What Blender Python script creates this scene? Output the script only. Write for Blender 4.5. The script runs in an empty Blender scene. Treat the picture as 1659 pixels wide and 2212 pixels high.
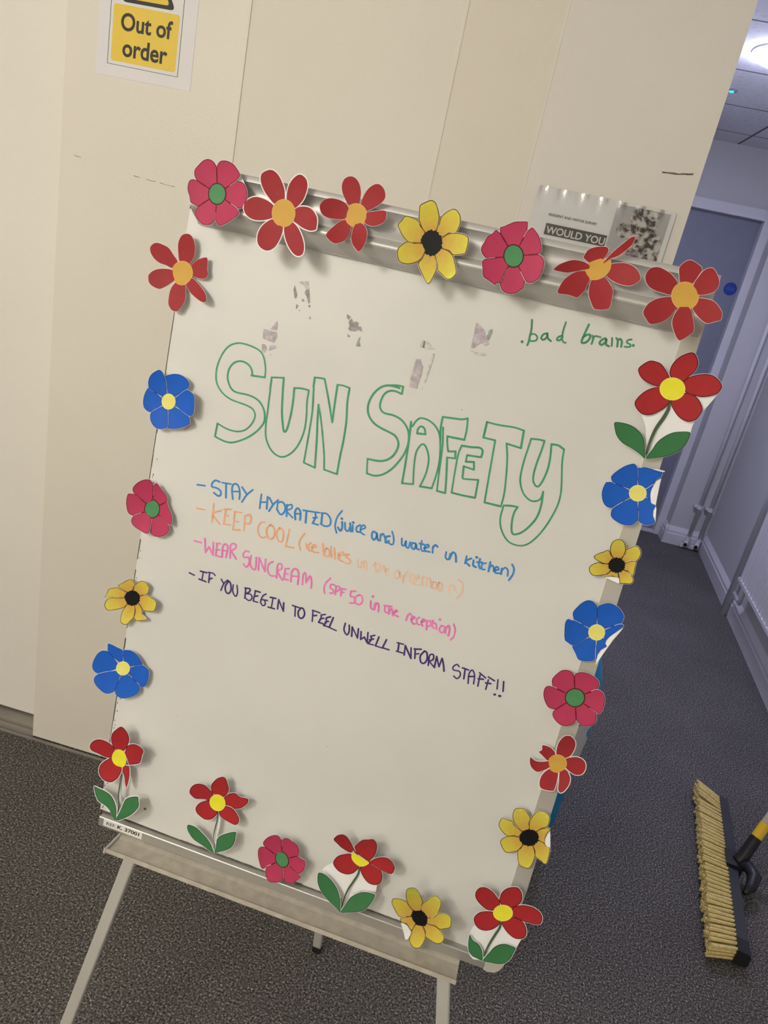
import bpy, bmesh, math, random
from mathutils import Vector, Matrix
random.seed(7)
sc = bpy.context.scene
COL = sc.collection

# ------------------------------------------------------------------ camera, light, exposure
R_CAM = ((0.96283182, 0.24965504, -0.10308857), (0.18015879, -0.30923533, 0.93376459), (0.20124041, -0.91763057, -0.34271917))
cam_d = bpy.data.cameras.new('camera')
cam = bpy.data.objects.new('camera', cam_d)
COL.objects.link(cam)
m = Matrix.Identity(4)
for i in range(3):
    m[i][0] = R_CAM[i][0]; m[i][1] = -R_CAM[i][1]; m[i][2] = -R_CAM[i][2]
m[2][3] = 1.6
cam.matrix_world = m
cam_d.sensor_width = 36.0
cam_d.lens = 1600.0 / 2212.0 * 36.0
cam_d.clip_start = 0.05
sc.camera = cam
sc.view_settings.view_transform = 'Standard'
sc.view_settings.look = 'None'
sc.view_settings.gamma = 1.0
sc.view_settings.use_curve_mapping = False
sc.view_settings.exposure = 0.0
sc.cycles.use_denoising = True
sc.cycles.max_bounces = 8

world = bpy.data.worlds.new('world'); sc.world = world
world.use_nodes = True
world.node_tree.nodes['Background'].inputs[0].default_value = (1.0, 0.93, 0.82, 1)
world.node_tree.nodes['Background'].inputs[1].default_value = 0.0

def area(name, loc, size, power, col, rot=(0, 0, 0), shape='SQUARE'):
    d = bpy.data.lights.new(name, 'AREA'); d.shape = shape; d.size = size
    d.energy = power; d.color = col
    o = bpy.data.objects.new(name, d); o.location = loc; o.rotation_euler = rot
    COL.objects.link(o); return o
WARM = (1.0, 0.944, 0.845)
def globe(name, loc, radius, power, col):
    d = bpy.data.lights.new(name, 'POINT'); d.shadow_soft_size = radius; d.energy = power; d.color = col
    o = bpy.data.objects.new(name, d); o.location = loc; COL.objects.link(o); return o
globe('foyer_lamp', (-1.40, -0.95, 2.34), 0.25, 72, WARM)
globe('foyer_lamp_rear', (-1.25, -2.3, 2.34), 0.25, 38, WARM)
area('corridor_lamp_near', (1.02, 2.25, 2.53), 0.26, 5, (0.70, 0.72, 1.0), shape='DISK')
area('corridor_lamp', (0.79, 3.52, 2.515), 0.26, 8, (0.64, 0.66, 1.0), shape='DISK')

# ------------------------------------------------------------------ helpers
def lin(c):
    c /= 255.0
    return c / 12.92 if c <= 0.04045 else ((c + 0.055) / 1.055) ** 2.4
def alb(r, g, b, k=1.0):          # seen sRGB colour -> paint colour under the warm foyer lamps
    return (min(lin(r) / 0.82 * k, .95), min(lin(g) / 0.75 * k, .95), min(lin(b) / 0.60 * k, .95))

def nodes_of(name, rough=.6, metal=0., spec=.4):
    mt = bpy.data.materials.new(name); mt.use_nodes = True
    nt = mt.node_tree; b = nt.nodes['Principled BSDF']
    b.inputs['Roughness'].default_value = rough; b.inputs['Metallic'].default_value = metal
    b.inputs['Specular IOR Level'].default_value = spec
    return mt, nt, b
def mat(name, col, rough=.6, metal=0., spec=.4, var=.04, scale=12., bump=0., bscale=200.):
    mt, nt, b = nodes_of(name, rough, metal, spec)
    tc = nt.nodes.new('ShaderNodeTexCoord')
    nz = nt.nodes.new('ShaderNodeTexNoise'); nz.inputs['Scale'].default_value = scale; nz.inputs['Detail'].default_value = 4
    rp = nt.nodes.new('ShaderNodeValToRGB')
    rp.color_ramp.elements[0].position = .3; rp.color_ramp.elements[1].position = .7
    rp.color_ramp.elements[0].color = (*[max(0, c * (1 - var)) for c in col], 1)
    rp.color_ramp.elements[1].color = (*[min(1, c * (1 + var)) for c in col], 1)
    nt.links.new(tc.outputs['Object'], nz.inputs['Vector']); nt.links.new(nz.outputs['Fac'], rp.inputs['Fac'])
    nt.links.new(rp.outputs['Color'], b.inputs['Base Color'])
    if bump:
        n2 = nt.nodes.new('ShaderNodeTexNoise'); n2.inputs['Scale'].default_value = bscale; n2.inputs['Detail'].default_value = 3
        bp = nt.nodes.new('ShaderNodeBump'); bp.inputs['Strength'].default_value = bump; bp.inputs['Distance'].default_value = .002
        nt.links.new(tc.outputs['Object'], n2.inputs['Vector']); nt.links.new(n2.outputs['Fac'], bp.inputs['Height'])
        nt.links.new(bp.outputs['Normal'], b.inputs['Normal'])
    return mt
def emit(name, col, s):
    mt, nt, b = nodes_of(name)
    b.inputs['Base Color'].default_value = (*col, 1)
    b.inputs['Emission Color'].default_value = (*col, 1); b.inputs['Emission Strength'].default_value = s
    return mt

def obj(name, verts, faces, mats, parent=None, idx=None, smooth=False, sharp=None):
    me = bpy.data.meshes.new(name)
    org = Vector(parent.get('_o', (0, 0, 0))) if parent is not None else Vector((0, 0, 0))
    me.from_pydata([Vector(p) - org for p in verts], [], faces)
    for x in (mats if isinstance(mats, (list, tuple)) else [mats]): me.materials.append(x)
    if idx: me.polygons.foreach_set('material_index', idx)
    if smooth:
        me.polygons.foreach_set('use_smooth', [True] * len(me.polygons))
        if sharp: me.set_sharp_from_angle(angle=math.radians(sharp))
    bm = bmesh.new(); bm.from_mesh(me); bmesh.ops.recalc_face_normals(bm, faces=bm.faces); bm.to_mesh(me); bm.free()
    me.update()
    o = bpy.data.objects.new(name, me); COL.objects.link(o)
    if parent is not None:
        o.parent = parent
        o['_o'] = tuple(org)
    return o
def thing(name, label, cat, loc, group=None):
    o = bpy.data.objects.new(name, None); o.empty_display_size = .05; COL.objects.link(o)
    o.location = loc; o['_o'] = tuple(loc); o['label'] = label; o['category'] = cat
    if group: o['group'] = group
    return o
def tag(o, label, cat, group=None):
    o['label'] = label; o['category'] = cat
    if group: o['group'] = group
    return o
def struct(o):
    o['kind'] = 'structure'; return o

class MB:
    def __init__(s): s.v = []; s.f = []; s.i = []
    def add(s, vs, fs, mi=0):
        k = len(s.v); s.v += [tuple(p) for p in vs]; s.f += [tuple(a + k for a in f) for f in fs]; s.i += [mi] * len(fs); return s
    def box(s, x0, x1, y0, y1, z0, z1, mi=0):
        return s.add([(x0, y0, z0), (x1, y0, z0), (x1, y1, z0), (x0, y1, z0), (x0, y0, z1), (x1, y0, z1), (x1, y1, z1), (x0, y1, z1)],
                     [(0, 1, 2, 3), (4, 5, 6, 7), (0, 1, 5, 4), (1, 2, 6, 5), (2, 3, 7, 6), (3, 0, 4, 7)], mi)
    def loft(s, secs, mi=0, caps=True, closed=True):
        n = len(secs[0]); vs = [p for q in secs for p in q]; fs = []
        for a in range(len(secs) - 1):
            for b in range(n if closed else n - 1):
                c = (b + 1) % n
                fs.append((a * n + b, a * n + c, (a + 1) * n + c, (a + 1) * n + b))
        if caps: fs += [tuple(range(n)), tuple(range((len(secs) - 1) * n, len(secs) * n))]
        return s.add(vs, fs, mi)
    def tube(s, pts, rad, seg=12, mi=0):
        pts = [Vector(p) for p in pts]; secs = []
        rr = rad if isinstance(rad, (list, tuple)) else [rad] * len(pts)
        for i, p in enumerate(pts):
            t = (pts[min(i + 1, len(pts) - 1)] - pts[max(i - 1, 0)]).normalized()
            a = t.orthogonal().normalized() if i == 0 else (pa - t * pa.dot(t)).normalized()
            pa = a; b = t.cross(a)
            secs.append([p + (a * math.cos(2 * math.pi * k / seg) + b * math.sin(2 * math.pi * k / seg)) * rr[i] for k in range(seg)])
        return s.loft(secs, mi)
    def beam(s, A, B, w, d, mi=0):            # w, d: half-width vectors; bevelled rectangular bar
        A = Vector(A); B = Vector(B); w = Vector(w); d = Vector(d)
        prof = [(.8, 1), (1, .8), (1, -.8), (.8, -1), (-.8, -1), (-1, -.8), (-1, .8), (-.8, 1)]
        return s.loft([[P + w * a + d * b for a, b in prof] for P in (A, B)], mi)
    def build(s, name, mats, parent=None, smooth=False, sharp=None):
        return obj(name, s.v, s.f, mats, parent, s.i, smooth, sharp)

# ------------------------------------------------------------------ materials
M = {}
def paint(name, col, rough=.55, bump=.25):
    return mat(name, col, rough, var=.025, scale=2.2, bump=bump, bscale=260)
M['wall'] = paint('cream_wall_paint', (.86, .815, .72))
M['lift'] = paint('pale_door_paint', (.90, .87, .80), rough=.4)
M['panel'] = paint('cream_panel_paint', (.86, .815, .72), rough=.4)
M['bead'] = paint('filler_bead', (.85, .79, .67))
M['hall'] = paint('corridor_wall_paint', (.62, .61, .60))
M['gloss'] = mat('white_gloss_paint', (.72, .71, .72), rough=.3, var=.02)
M['door'] = mat('blue_grey_door', (.235, .245, .30), rough=.35, var=.03)
M['alu'] = mat('satin_aluminium', (.62, .605, .58), rough=.48, metal=.45, var=.05, scale=6)
M['strip'] = mat('grey_edge_strip', (.56, .54, .48), rough=.38, metal=.35, var=.05, scale=5)
M['rail'] = mat('rail_aluminium', (.44, .425, .40), rough=.4, metal=.5, var=.05)
M['leg'] = mat('pale_grey_leg', (.60, .585, .54), rough=.42, metal=.1, var=.05, scale=8)
M['rubber'] = mat('black_rubber', (.02, .02, .02), rough=.6)
M['black'] = mat('black_plastic', (.016, .016, .018), rough=.4)
M['grime'] = mat('dark_gap_dirt', (.10, .085, .07), rough=.9, var=.5, scale=60)
M['paper'] = mat('white_paper', (.80, .79, .76), rough=.6, var=.02, scale=30)
M['scuff'] = mat('scuff', (.16, .14, .11), rough=.8, var=.4, scale=300)

def carpet():
    mt, nt, b = nodes_of('speckled_carpet', .95, 0, .1)
    L = nt.links.new
    tc = nt.nodes.new('ShaderNodeTexCoord')
    n1 = nt.nodes.new('ShaderNodeTexNoise'); n1.inputs['Scale'].default_value = 210; n1.inputs['Detail'].default_value = 3; n1.inputs['Roughness'].default_value = .75
    n2 = nt.nodes.new('ShaderNodeTexNoise'); n2.inputs['Scale'].default_value = 2.5; n2.inputs['Detail'].default_value = 5
    n3 = nt.nodes.new('ShaderNodeTexNoise'); n3.inputs['Scale'].default_value = 330; n3.inputs['Detail'].default_value = 2
    for n in (n1, n2, n3): L(tc.outputs['Object'], n.inputs['Vector'])
    r = nt.nodes.new('ShaderNodeValToRGB'); e = r.color_ramp.elements
    e[0].position = .36; e[0].color = (.026, .026, .028, 1)
    e[1].position = .70; e[1].color = (.70, .655, .60, 1)
    x = r.color_ramp.elements.new(.47); x.color = (.092, .086, .080, 1)
    x = r.color_ramp.elements.new(.58); x.color = (.214, .198, .183, 1)
    L(n1.outputs['Fac'], r.inputs['Fac'])
    mx = nt.nodes.new('ShaderNodeMix'); mx.data_type = 'RGBA'; mx.blend_type = 'MULTIPLY'
    rr = nt.nodes.new('ShaderNodeValToRGB'); rr.color_ramp.elements[0].position = .3; rr.color_ramp.elements[0].color = (.86, .86, .86, 1); rr.color_ramp.elements[1].position = .7; rr.color_ramp.elements[1].color = (1.08, 1.08, 1.08, 1)
    L(n2.outputs['Fac'], rr.inputs['Fac']); mx.inputs[0].default_value = 1
    L(r.outputs['Color'], mx.inputs[6]); L(rr.outputs['Color'], mx.inputs[7]); L(mx.outputs[2], b.inputs['Base Color'])
    bp = nt.nodes.new('ShaderNodeBump'); bp.inputs['Strength'].default_value = .9; bp.inputs['Distance'].default_value = .004
    L(n3.outputs['Fac'], bp.inputs['Height']); L(bp.outputs['Normal'], b.inputs['Normal'])
    return mt
M['carpet'] = carpet()

def tiles():
    mt, nt, b = nodes_of('ceiling_tiles', .9, 0, .1)
    L = nt.links.new
    tc = nt.nodes.new('ShaderNodeTexCoord'); sp = nt.nodes.new('ShaderNodeSeparateXYZ'); L(tc.outputs['Object'], sp.inputs[0])
    def mth(op, a, v):
        n = nt.nodes.new('ShaderNodeMath'); n.operation = op
        if isinstance(a, (int, float)): n.inputs[0].default_value = a
        else: L(a, n.inputs[0])
        if isinstance(v, (int, float)): n.inputs[1].default_value = v
        else: L(v, n.inputs[1])
        return n.outputs[0]
    def line(o, off):
        t = mth('FRACT', mth('DIVIDE', mth('SUBTRACT', o, off), .621), 0)
        return mth('LESS_THAN', mth('ABSOLUTE', mth('SUBTRACT', t, .5), 0), .489)
    a = line(sp.outputs[0], 1.09 - 621 * .621 - .02); c = line(sp.outputs[1], 3.211 - 621 * .621)
    k = mth('MULTIPLY', a, c)
    nz = nt.nodes.new('ShaderNodeTexNoise'); nz.inputs['Scale'].default_value = 55; nz.inputs['Detail'].default_value = 4; L(tc.outputs['Object'], nz.inputs['Vector'])
    r = nt.nodes.new('ShaderNodeValToRGB'); r.color_ramp.elements[0].position = .33; r.color_ramp.elements[0].color = (.60, .60, .61, 1); r.color_ramp.elements[1].position = .42; r.color_ramp.elements[1].color = (.74, .74, .75, 1)
    L(nz.outputs['Fac'], r.inputs['Fac'])
    mx = nt.nodes.new('ShaderNodeMix'); mx.data_type = 'RGBA'; L(k, mx.inputs[0]); mx.inputs[6].default_value = (.16, .16, .19, 1)
    L(r.outputs['Color'], mx.inputs[7]); L(mx.outputs[2], b.inputs['Base Color'])
    return mt
M['tiles'] = tiles()

# ------------------------------------------------------------------ the room
ZC = 2.56
YW = 1.6835                      # face of the front wall right of the panel
def rx(y, off=0.):              # x of the corridor's right-hand skirting face at depth y, moved off into the room
    return 1.525 + .0665 * (y - 3.106) - off * 1.0022
struct(MB().box(-2.75, 1.95, -3.3, 5.65, -.05, 0).build('floor', M['carpet']))
struct(MB().box(-2.75, 1.95, -3.3, 5.65, ZC, ZC + .05).build('ceiling', M['tiles']))
M['wall_b'] = paint('yellower_wall_paint', (.83, .775, .665)); M['wall_c'] = paint('greyer_wall_paint', (.83, .79, .72))
wf = struct(MB().box(-.674, -.237, YW, 1.81, 0, ZC, 0).box(-.237, -.046, YW, 1.81, 0, ZC, 1).box(-.046, .2865, YW, 1.81, 0, ZC, 2).build('wall_front', [M['wall'], M['wall_b'], M['wall_c']]))
struct(MB().box(.15, .2865, 1.81, 5.6, 0, ZC).build('wall_corridor', M['hall']))
tr1 = struct(MB().box(-1.079, -.6745, 1.682, 1.81, .008, ZC).build('trim_1', M['panel']))
d1 = struct(MB().box(-2.6, -1.06, 1.742, 1.80, .030, ZC).build('door_1', M['lift']))
sill = MB().box(-2.6, -1.079, 1.70, 1.80, 0, .022).box(-2.6, -1.079, 1.683, 1.698, 0, .014).box(-2.6, -.62, 1.671, 1.680, 0, .0035)
struct(sill.build('trim_2', mat('worn_sill_metal', (.34, .315, .28), rough=.5, metal=.3, var=.25, scale=7)))
struct(MB().box(-2.75, -2.6, -3.3, 1.81, 0, ZC).build('wall_left', M['wall']))
struct(MB().box(-2.6, 1.3, -3.3, -3.2, 0, ZC).build('wall_rear', M['wall']))
wr = MB().add([(rx(-3.3, -.02), -3.3, 0), (rx(5.6, -.02), 5.6, 0), (rx(5.6, -.14), 5.6, 0), (rx(-3.3, -.14), -3.3, 0),
               (rx(-3.3, -.02), -3.3, ZC), (rx(5.6, -.02), 5.6, ZC), (rx(5.6, -.14), 5.6, ZC), (rx(-3.3, -.14), -3.3, ZC)],
              [(0, 1, 2, 3), (4, 5, 6, 7), (0, 1, 5, 4), (1, 2, 6, 5), (2, 3, 7, 6), (3, 0, 4, 7)])
struct(wr.build('wall_right', M['hall']))
# end of the corridor: recessed door, head above it, pier beside it
struct(MB().box(.2865, 1.44, 5.38, 5.6, 2.228, ZC).box(.2865, .46, 5.38, 5.6, 0, 2.228).box(1.425, 1.70, 5.225, 5.6, 0, ZC).build('wall_back', M['hall']))
d2 = struct(MB().box(.50, 1.376, 5.42, 5.46, .012, 2.164).build('door_2', M['door']))
struct(MB().box(1.372, 1.4245, 5.355, 5.46, 0, 2.228).box(.46, .50, 5.355, 5.46, 0, 2.228).box(.50, 1.372, 5.355, 5.46, 2.164, 2.228)
       .box(.48, 1.39, 5.36, 5.43, 0, .011).build('trim_3', M['gloss']))
prof = [(0, 0), (0, .076), (-.004, .081), (-.004, .098), (-.010, .110), (-.017, .124), (-.0198, .130), (-.0198, 0)]
b = MB().loft([[(rx(y, o), y, z) for o, z in prof] for y in (-3.2, 5.205)])
struct(b.build('baseboard_right', M['gloss']))
b = MB().loft([[(x, 5.205 - o, z) for o, z in prof] for x in (1.4056, 1.663)]).loft([[(1.405 - o, y, z) for o, z in prof] for y in (5.354, 5.2056)])
struct(b.build('baseboard_back', M['gloss']))
# wall joints
struct(MB().box(-.6762, -.6735, 1.6815, 1.70, 0, ZC).build('trim_6', M['bead']))
struct(MB().box(-.2385, -.2355, YW - .0012, YW + .001, 0, ZC).build('trim_4', M['bead']))
struct(MB().box(-.0475, -.0445, YW - .0007, YW + .001, 0, ZC).build('trim_5', M['wall']))
# scuffs on the paint
def scuff(name, pts, parent, y, wd):
    mb = MB(); n = len(pts)
    up = [(x, y, z + wd * (.4 + .6 * random.random())) for x, z in pts]; dn = [(x, y, z - wd * (.4 + .6 * random.random())) for x, z in pts]
    mb.add(up + dn, [(i, i + 1, n + i + 1, n + i) for i in range(n - 1)])
    return mb.build(name, M['scuff'], parent)
scuff('scuff_mark', [(.212, 1.8266), (.222, 1.8272), (.234, 1.8282), (.243, 1.8286), (.252, 1.8305), (.262, 1.832), (.271, 1.8345)], wf, YW - .0006, .0024)
for a, c in (((-.868, 1.6085), (-.846, 1.6075)), ((-.836, 1.607), (-.80, 1.6055)), ((-.90, 1.610), (-.884, 1.6093))):
    scuff('scuff_mark', [a, ((a[0] + c[0]) / 2, (a[1] + c[1]) / 2 - .0008), c], tr1, 1.6815, .0007)
scuff('scuff_mark', [(-1.045, 1.625), (-1.036, 1.6245), (-1.028, 1.624)], tr1, 1.6815, .0008)

# ------------------------------------------------------------------ lettering helper
def text_mesh(body, offset=0.):
    cu = bpy.data.curves.new('lettering', 'FONT'); cu.body = body; cu.offset = offset; cu.resolution_u = 4
    o = bpy.data.objects.new('lettering', cu)
    me = bpy.data.meshes.new_from_object(o)
    vs = [tuple(v.co) for v in me.vertices]; fs = [tuple(p.vertices) for p in me.polygons]
    bpy.data.objects.remove(o); bpy.data.curves.remove(cu); bpy.data.meshes.remove(me)
    xs = [v[0] for v in vs]; ys = [v[1] for v in vs]
    x0, x1, y0, y1 = min(xs), max(xs), min(ys), max(ys)
    return [((v[0] - x0) / (x1 - x0), (v[1] - y0) / (y1 - y0)) for v in vs], fs
def wall_text(name, body, x0, x1, z0, z1, y, m_, parent, offset=0.):
    vs, fs = text_mesh(body, offset)
    return obj(name, [(x0 + a * (x1 - x0), y, z0 + c * (z1 - z0)) for a, c in vs], fs, m_, parent)
def rounded(x0, x1, z0, z1, r, n=5):
    pts = []
    for cx, cz, a in ((x1 - r, z1 - r, 0), (x0 + r, z1 - r, 90), (x0 + r, z0 + r, 180), (x1 - r, z0 + r, 270)):
        for k in range(n + 1):
            t = math.radians(a + 90 * k / n); pts.append((cx + r * math.cos(t), cz + r * math.sin(t)))
    return pts
def round_poly(pts, r, n=5):       # polygon with rounded corners
    out = []
    for i, p in enumerate(pts):
        p = Vector(p); a = (Vector(pts[i - 1]) - p).normalized(); c = (Vector(pts[(i + 1) % len(pts)]) - p).normalized()
        s, e = p + a * r, p + c * r
        for k in range(n + 1):
            t = k / n; out.append(tuple(s * (1 - t) ** 2 + p * 2 * t * (1 - t) + e * t * t))
    return out
def plate(name, pts, y, th, m_, parent=None):      # flat plate standing in the wall plane, th thick towards the room
    n = len(pts)
    return MB().loft([[(x, y, z) for x, z in pts], [(x, y - th, z) for x, z in pts]]).build(name, m_, parent)

# ------------------------------------------------------------------ sign on the panel
M['sign_paper'] = mat('sign_paper', (.86, .845, .86), rough=.5, var=.015)
M['sign_yellow'] = mat('sign_yellow', alb(224, 186, 58), rough=.45, var=.03)
M['ink_black'] = mat('black_ink', (.028, .026, .026), rough=.5)
sg = thing('warning_sign', 'white sheet with yellow out of order notice on the cream panel', 'sign', (-.897, 1.6815, 1.95))
plate('paper_sheet', [(-1.0072, 1.797), (-.787, 1.798), (-.787, 2.094), (-1.0065, 2.094)], 1.6818, .0005, M['sign_paper'], sg)
bd = MB()
for x0, x1, z0, z1 in ((-.980, -.8176, 1.8205, 1.8213), (-.980, -.979, 1.8205, 2.07), (-.8186, -.8176, 1.8205, 2.07), (-.980, -.8176, 2.069, 2.07)):
    bd.box(x0, x1, 1.6810, 1.6813, z0, z1)
bd.build('printed_border', M['ink_black'], sg)
plate('yellow_panel', rounded(-.9728, -.8245, 1.828, 1.9345, .006), 1.6813, .0003, M['sign_yellow'], sg)
wall_text('lettering', 'Out of', -.9545, -.8385, 1.8868, 1.9208, 1.6808, M['ink_black'], sg, .022)
wall_text('lettering', 'order', -.947, -.845, 1.8388, 1.8738, 1.6808, M['ink_black'], sg, .022)
tg = plate('warning_triangle', round_poly([(-.957, 1.9395), (-.836, 1.9405), (-.897, 2.052)], .012), 1.6813, .0003, M['ink_black'], sg)
tin = plate('triangle_field', round_poly([(-.944, 1.9465), (-.849, 1.9475), (-.897, 2.037)], .009), 1.6809, .0002, M['sign_yellow'], tg)
plate('exclamation_mark', round_poly([(-.903, 1.975), (-.891, 1.975), (-.889, 2.016), (-.905, 2.016)], .003), 1.6806, .0002, M['ink_black'], tg)

# ------------------------------------------------------------------ laminated survey poster behind the board
def bouquet():
    mt, nt, b = nodes_of('grey_bouquet_print', .35)
    L = nt.links.new
    tc = nt.nodes.new('ShaderNodeTexCoord')
    at = nt.nodes.new('ShaderNodeAttribute'); at.attribute_name = 'tone'
    n = nt.nodes.new('ShaderNodeTexNoise'); n.inputs['Scale'].default_value = 75; n.inputs['Detail'].default_value = 6; n.inputs['Distortion'].default_value = 1.2
    v = nt.nodes.new('ShaderNodeTexVoronoi'); v.inputs['Scale'].default_value = 85
    L(tc.outputs['Object'], n.inputs['Vector']); L(tc.outputs['Object'], v.inputs['Vector'])
    mm = nt.nodes.new('ShaderNodeMath'); mm.operation = 'MULTIPLY_ADD'; L(v.outputs['Distance'], mm.inputs[0]); mm.inputs[1].default_value = .35; L(n.outputs['Fac'], mm.inputs[2])
    r = nt.nodes.new('ShaderNodeValToRGB'); e = r.color_ramp.elements
    e[0].position = .56; e[0].color = (.05, .045, .045, 1); e[1].position = .80; e[1].color = (.66, .61, .58, 1)
    L(mm.outputs[0], r.inputs['Fac'])
    bg = nt.nodes.new('ShaderNodeRGB'); bg.outputs[0].default_value = (.50, .50, .50, 1)
    mx = nt.nodes.new('ShaderNodeMix'); mx.data_type = 'RGBA'; L(at.outputs['Fac'], mx.inputs[0]); L(bg.outputs[0], mx.inputs[6]); L(r.outputs['Color'], mx.inputs[7])
    L(mx.outputs[2], b.inputs['Base Color'])
    return mt
M['bouquet'] = bouquet()
M['poster_paper'] = mat('poster_paper', (.82, .81, .80), rough=.5, var=.03, scale=8)
M['poster_box'] = mat('dark_grey_print', (.10, .095, .09), rough=.45)
M['poster_white'] = mat('white_print', (.78, .77, .74), rough=.45)
po = thing('survey_poster', 'laminated resident and visitor survey poster on the wall behind the board', 'poster', (.127, 1.688, 1.655))
X0, X1, Z0, Z1 = -.018, .264, 1.552, 1.7605
def wave(x, z):
    k = max(0., (z - 1.722) / (Z1 - 1.722))
    return .0035 - k * k * .0022 + k ** 1.5 * (.0011 * math.sin(x * 175 + 40 * (z - Z1)) + .0006 * math.sin(x * 330 + 1.))
def sheet(name, x0, x1, z0, z1, lift, m_, nx=60, nz=40, r=0., tone=None):
    vs = []; fs = []; tv = []
    for j in range(nz + 1):
        for i in range(nx + 1):
            x = x0 + (x1 - x0) * i / nx; z = z0 + (z1 - z0) * j / nz
            if r:                          # rounded corners
                for cx, cz in ((x0 + r, z1 - r), (x1 - r, z1 - r)):
                    if z > cz and (x < cx if cx < (x0 + x1) / 2 else x > cx):
                        d = math.hypot(x - cx, z - cz)
                        if d > r: x = cx + (x - cx) * r / d; z = cz + (z - cz) * r / d
            vs.append((x, YW - wave(x, z) - lift, z)); tv.append(tone(x, z) if tone else 0.)
    for j in range(nz):
        for i in range(nx):
            k = j * (nx + 1) + i; fs.append((k, k + 1, k + nx + 2, k + nx + 1))
    o = obj(name, vs, fs, m_, po, smooth=True)
    if tone:
        a = o.data.attributes.new('tone', 'FLOAT', 'POINT'); a.data.foreach_set('value', tv)
    return o
lam, nt, bb = nodes_of('clear_laminate', .09, 0, .5)
bb.inputs['Base Color'].default_value = (1, 1, 1, 1)
tr_ = nt.nodes.new('ShaderNodeBsdfTransparent'); gl = nt.nodes.new('ShaderNodeBsdfGlossy'); gl.inputs['Roughness'].default_value = .07
ms = nt.nodes.new('ShaderNodeMixShader'); fr = nt.nodes.new('ShaderNodeFresnel'); fr.inputs['IOR'].default_value = 1.5
nt.links.new(fr.outputs[0], ms.inputs[0]); nt.links.new(tr_.outputs[0], ms.inputs[1]); nt.links.new(gl.outputs[0], ms.inputs[2])
nt.links.new(ms.outputs[0], nt.nodes['Material Output'].inputs[0])
sheet('paper_sheet', X0 + .001, X1 - .001, Z0, Z1 - .001, .0002, M['poster_paper'], r=.005)
def tone(x, z):
    t = 0.
    for cx, cz, a in ((.205, 1.715, .034), (.222, 1.688, .034), (.196, 1.735, .022), (.222, 1.65, .045), (.172, 1.708, .016), (.215, 1.745, .02)):
        t = max(t, 1 - math.hypot(x - cx, z - cz) / a)
    return min(1., max(0., t * 7 - .2 + .35 * math.sin(x * 900) * math.sin(z * 1100)))
sheet('bouquet_print', .146, .2535, Z0, 1.7545, .0005, M['bouquet'], 80, 120, tone=tone)
def on_poster(name, vs, fs, m_, lift): return obj(name, [(x, YW - wave(x, z) - lift, z) for x, z in vs], fs, m_, po)
sheet('title_box', .0163, .1432, 1.6695, 1.6917, .0006, M['poster_box'], 8, 2)
for body, x0, x1, z0, z1, m_, of, lf in (('RESIDENT AND VISITOR SURVEY', .0167, .1163, 1.7062, 1.7110, M['ink_black'], .012, .0006), ('WOULD YOU', .0190, .1415, 1.6722, 1.6868, M['poster_white'], .018, .0009)):
    tv, tf = text_mesh(body, of)
    on_poster('lettering', [(x0 + a * (x1 - x0), z0 + c * (z1 - z0)) for a, c in tv], tf, m_, lf)
sheet('laminate', X0, X1, Z0 - .004, Z1, .0014, lam, 160, 60, r=.006)

# ------------------------------------------------------------------ the easel: a frame of its own
P0 = Vector((-0.130204, 0.884042, 0.633930))
PHI, LEAN = math.radians(-4.4), math.radians(6.35)
U = Vector((math.cos(PHI), math.sin(PHI), 0)); FW = Vector((-math.sin(PHI), math.cos(PHI), 0))
V = Vector((0, 0, 1)) * math.cos(LEAN) + FW * math.sin(LEAN); N = U.cross(V)
def W(a, b_, c=0.): return P0 + U * a + V * b_ + N * c

def board_mat():
    mt, nt, b = nodes_of('whiteboard_enamel', .42, 0, .35)
    L = nt.links.new
    tc = nt.nodes.new('ShaderNodeTexCoord')
    n1 = nt.nodes.new('ShaderNodeTexNoise'); n1.inputs['Scale'].default_value = 5; n1.inputs['Detail'].default_value = 5
    r = nt.nodes.new('ShaderNodeValToRGB'); e = r.color_ramp.elements
    e[0].position = .32; e[0].color = (.70, .695, .66, 1); e[1].position = .62; e[1].color = (.75, .745, .71, 1)
    L(tc.outputs['Object'], n1.inputs['Vector']); L(n1.outputs['Fac'], r.inputs['Fac']); L(r.outputs['Color'], b.inputs['Base Color'])
    return mt
M['board'] = board_mat()
es = thing('flipchart_easel', 'white flipchart board on an easel covered in handwriting and ringed by paper flowers', 'flipchart easel', (P0.x, 1.02, 0))
def prism(name, pts, w0, w1, m_, parent):
    return MB().loft([[W(a, c, w0) for a, c in pts], [W(a, c, w1) for a, c in pts]]).build(name, m_, parent)
bdp = prism('whiteboard_panel', [(-.3285, -.0005), (.3350, .0005), (.3235, .992), (-.3375, .992)], -.018, 0, M['board'], es)
prism('edge_strip', [(.3345, .028), (.3572, .028), (.3438, .992), (.3232, .992)], -.019, .0035, M['strip'], es)
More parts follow.
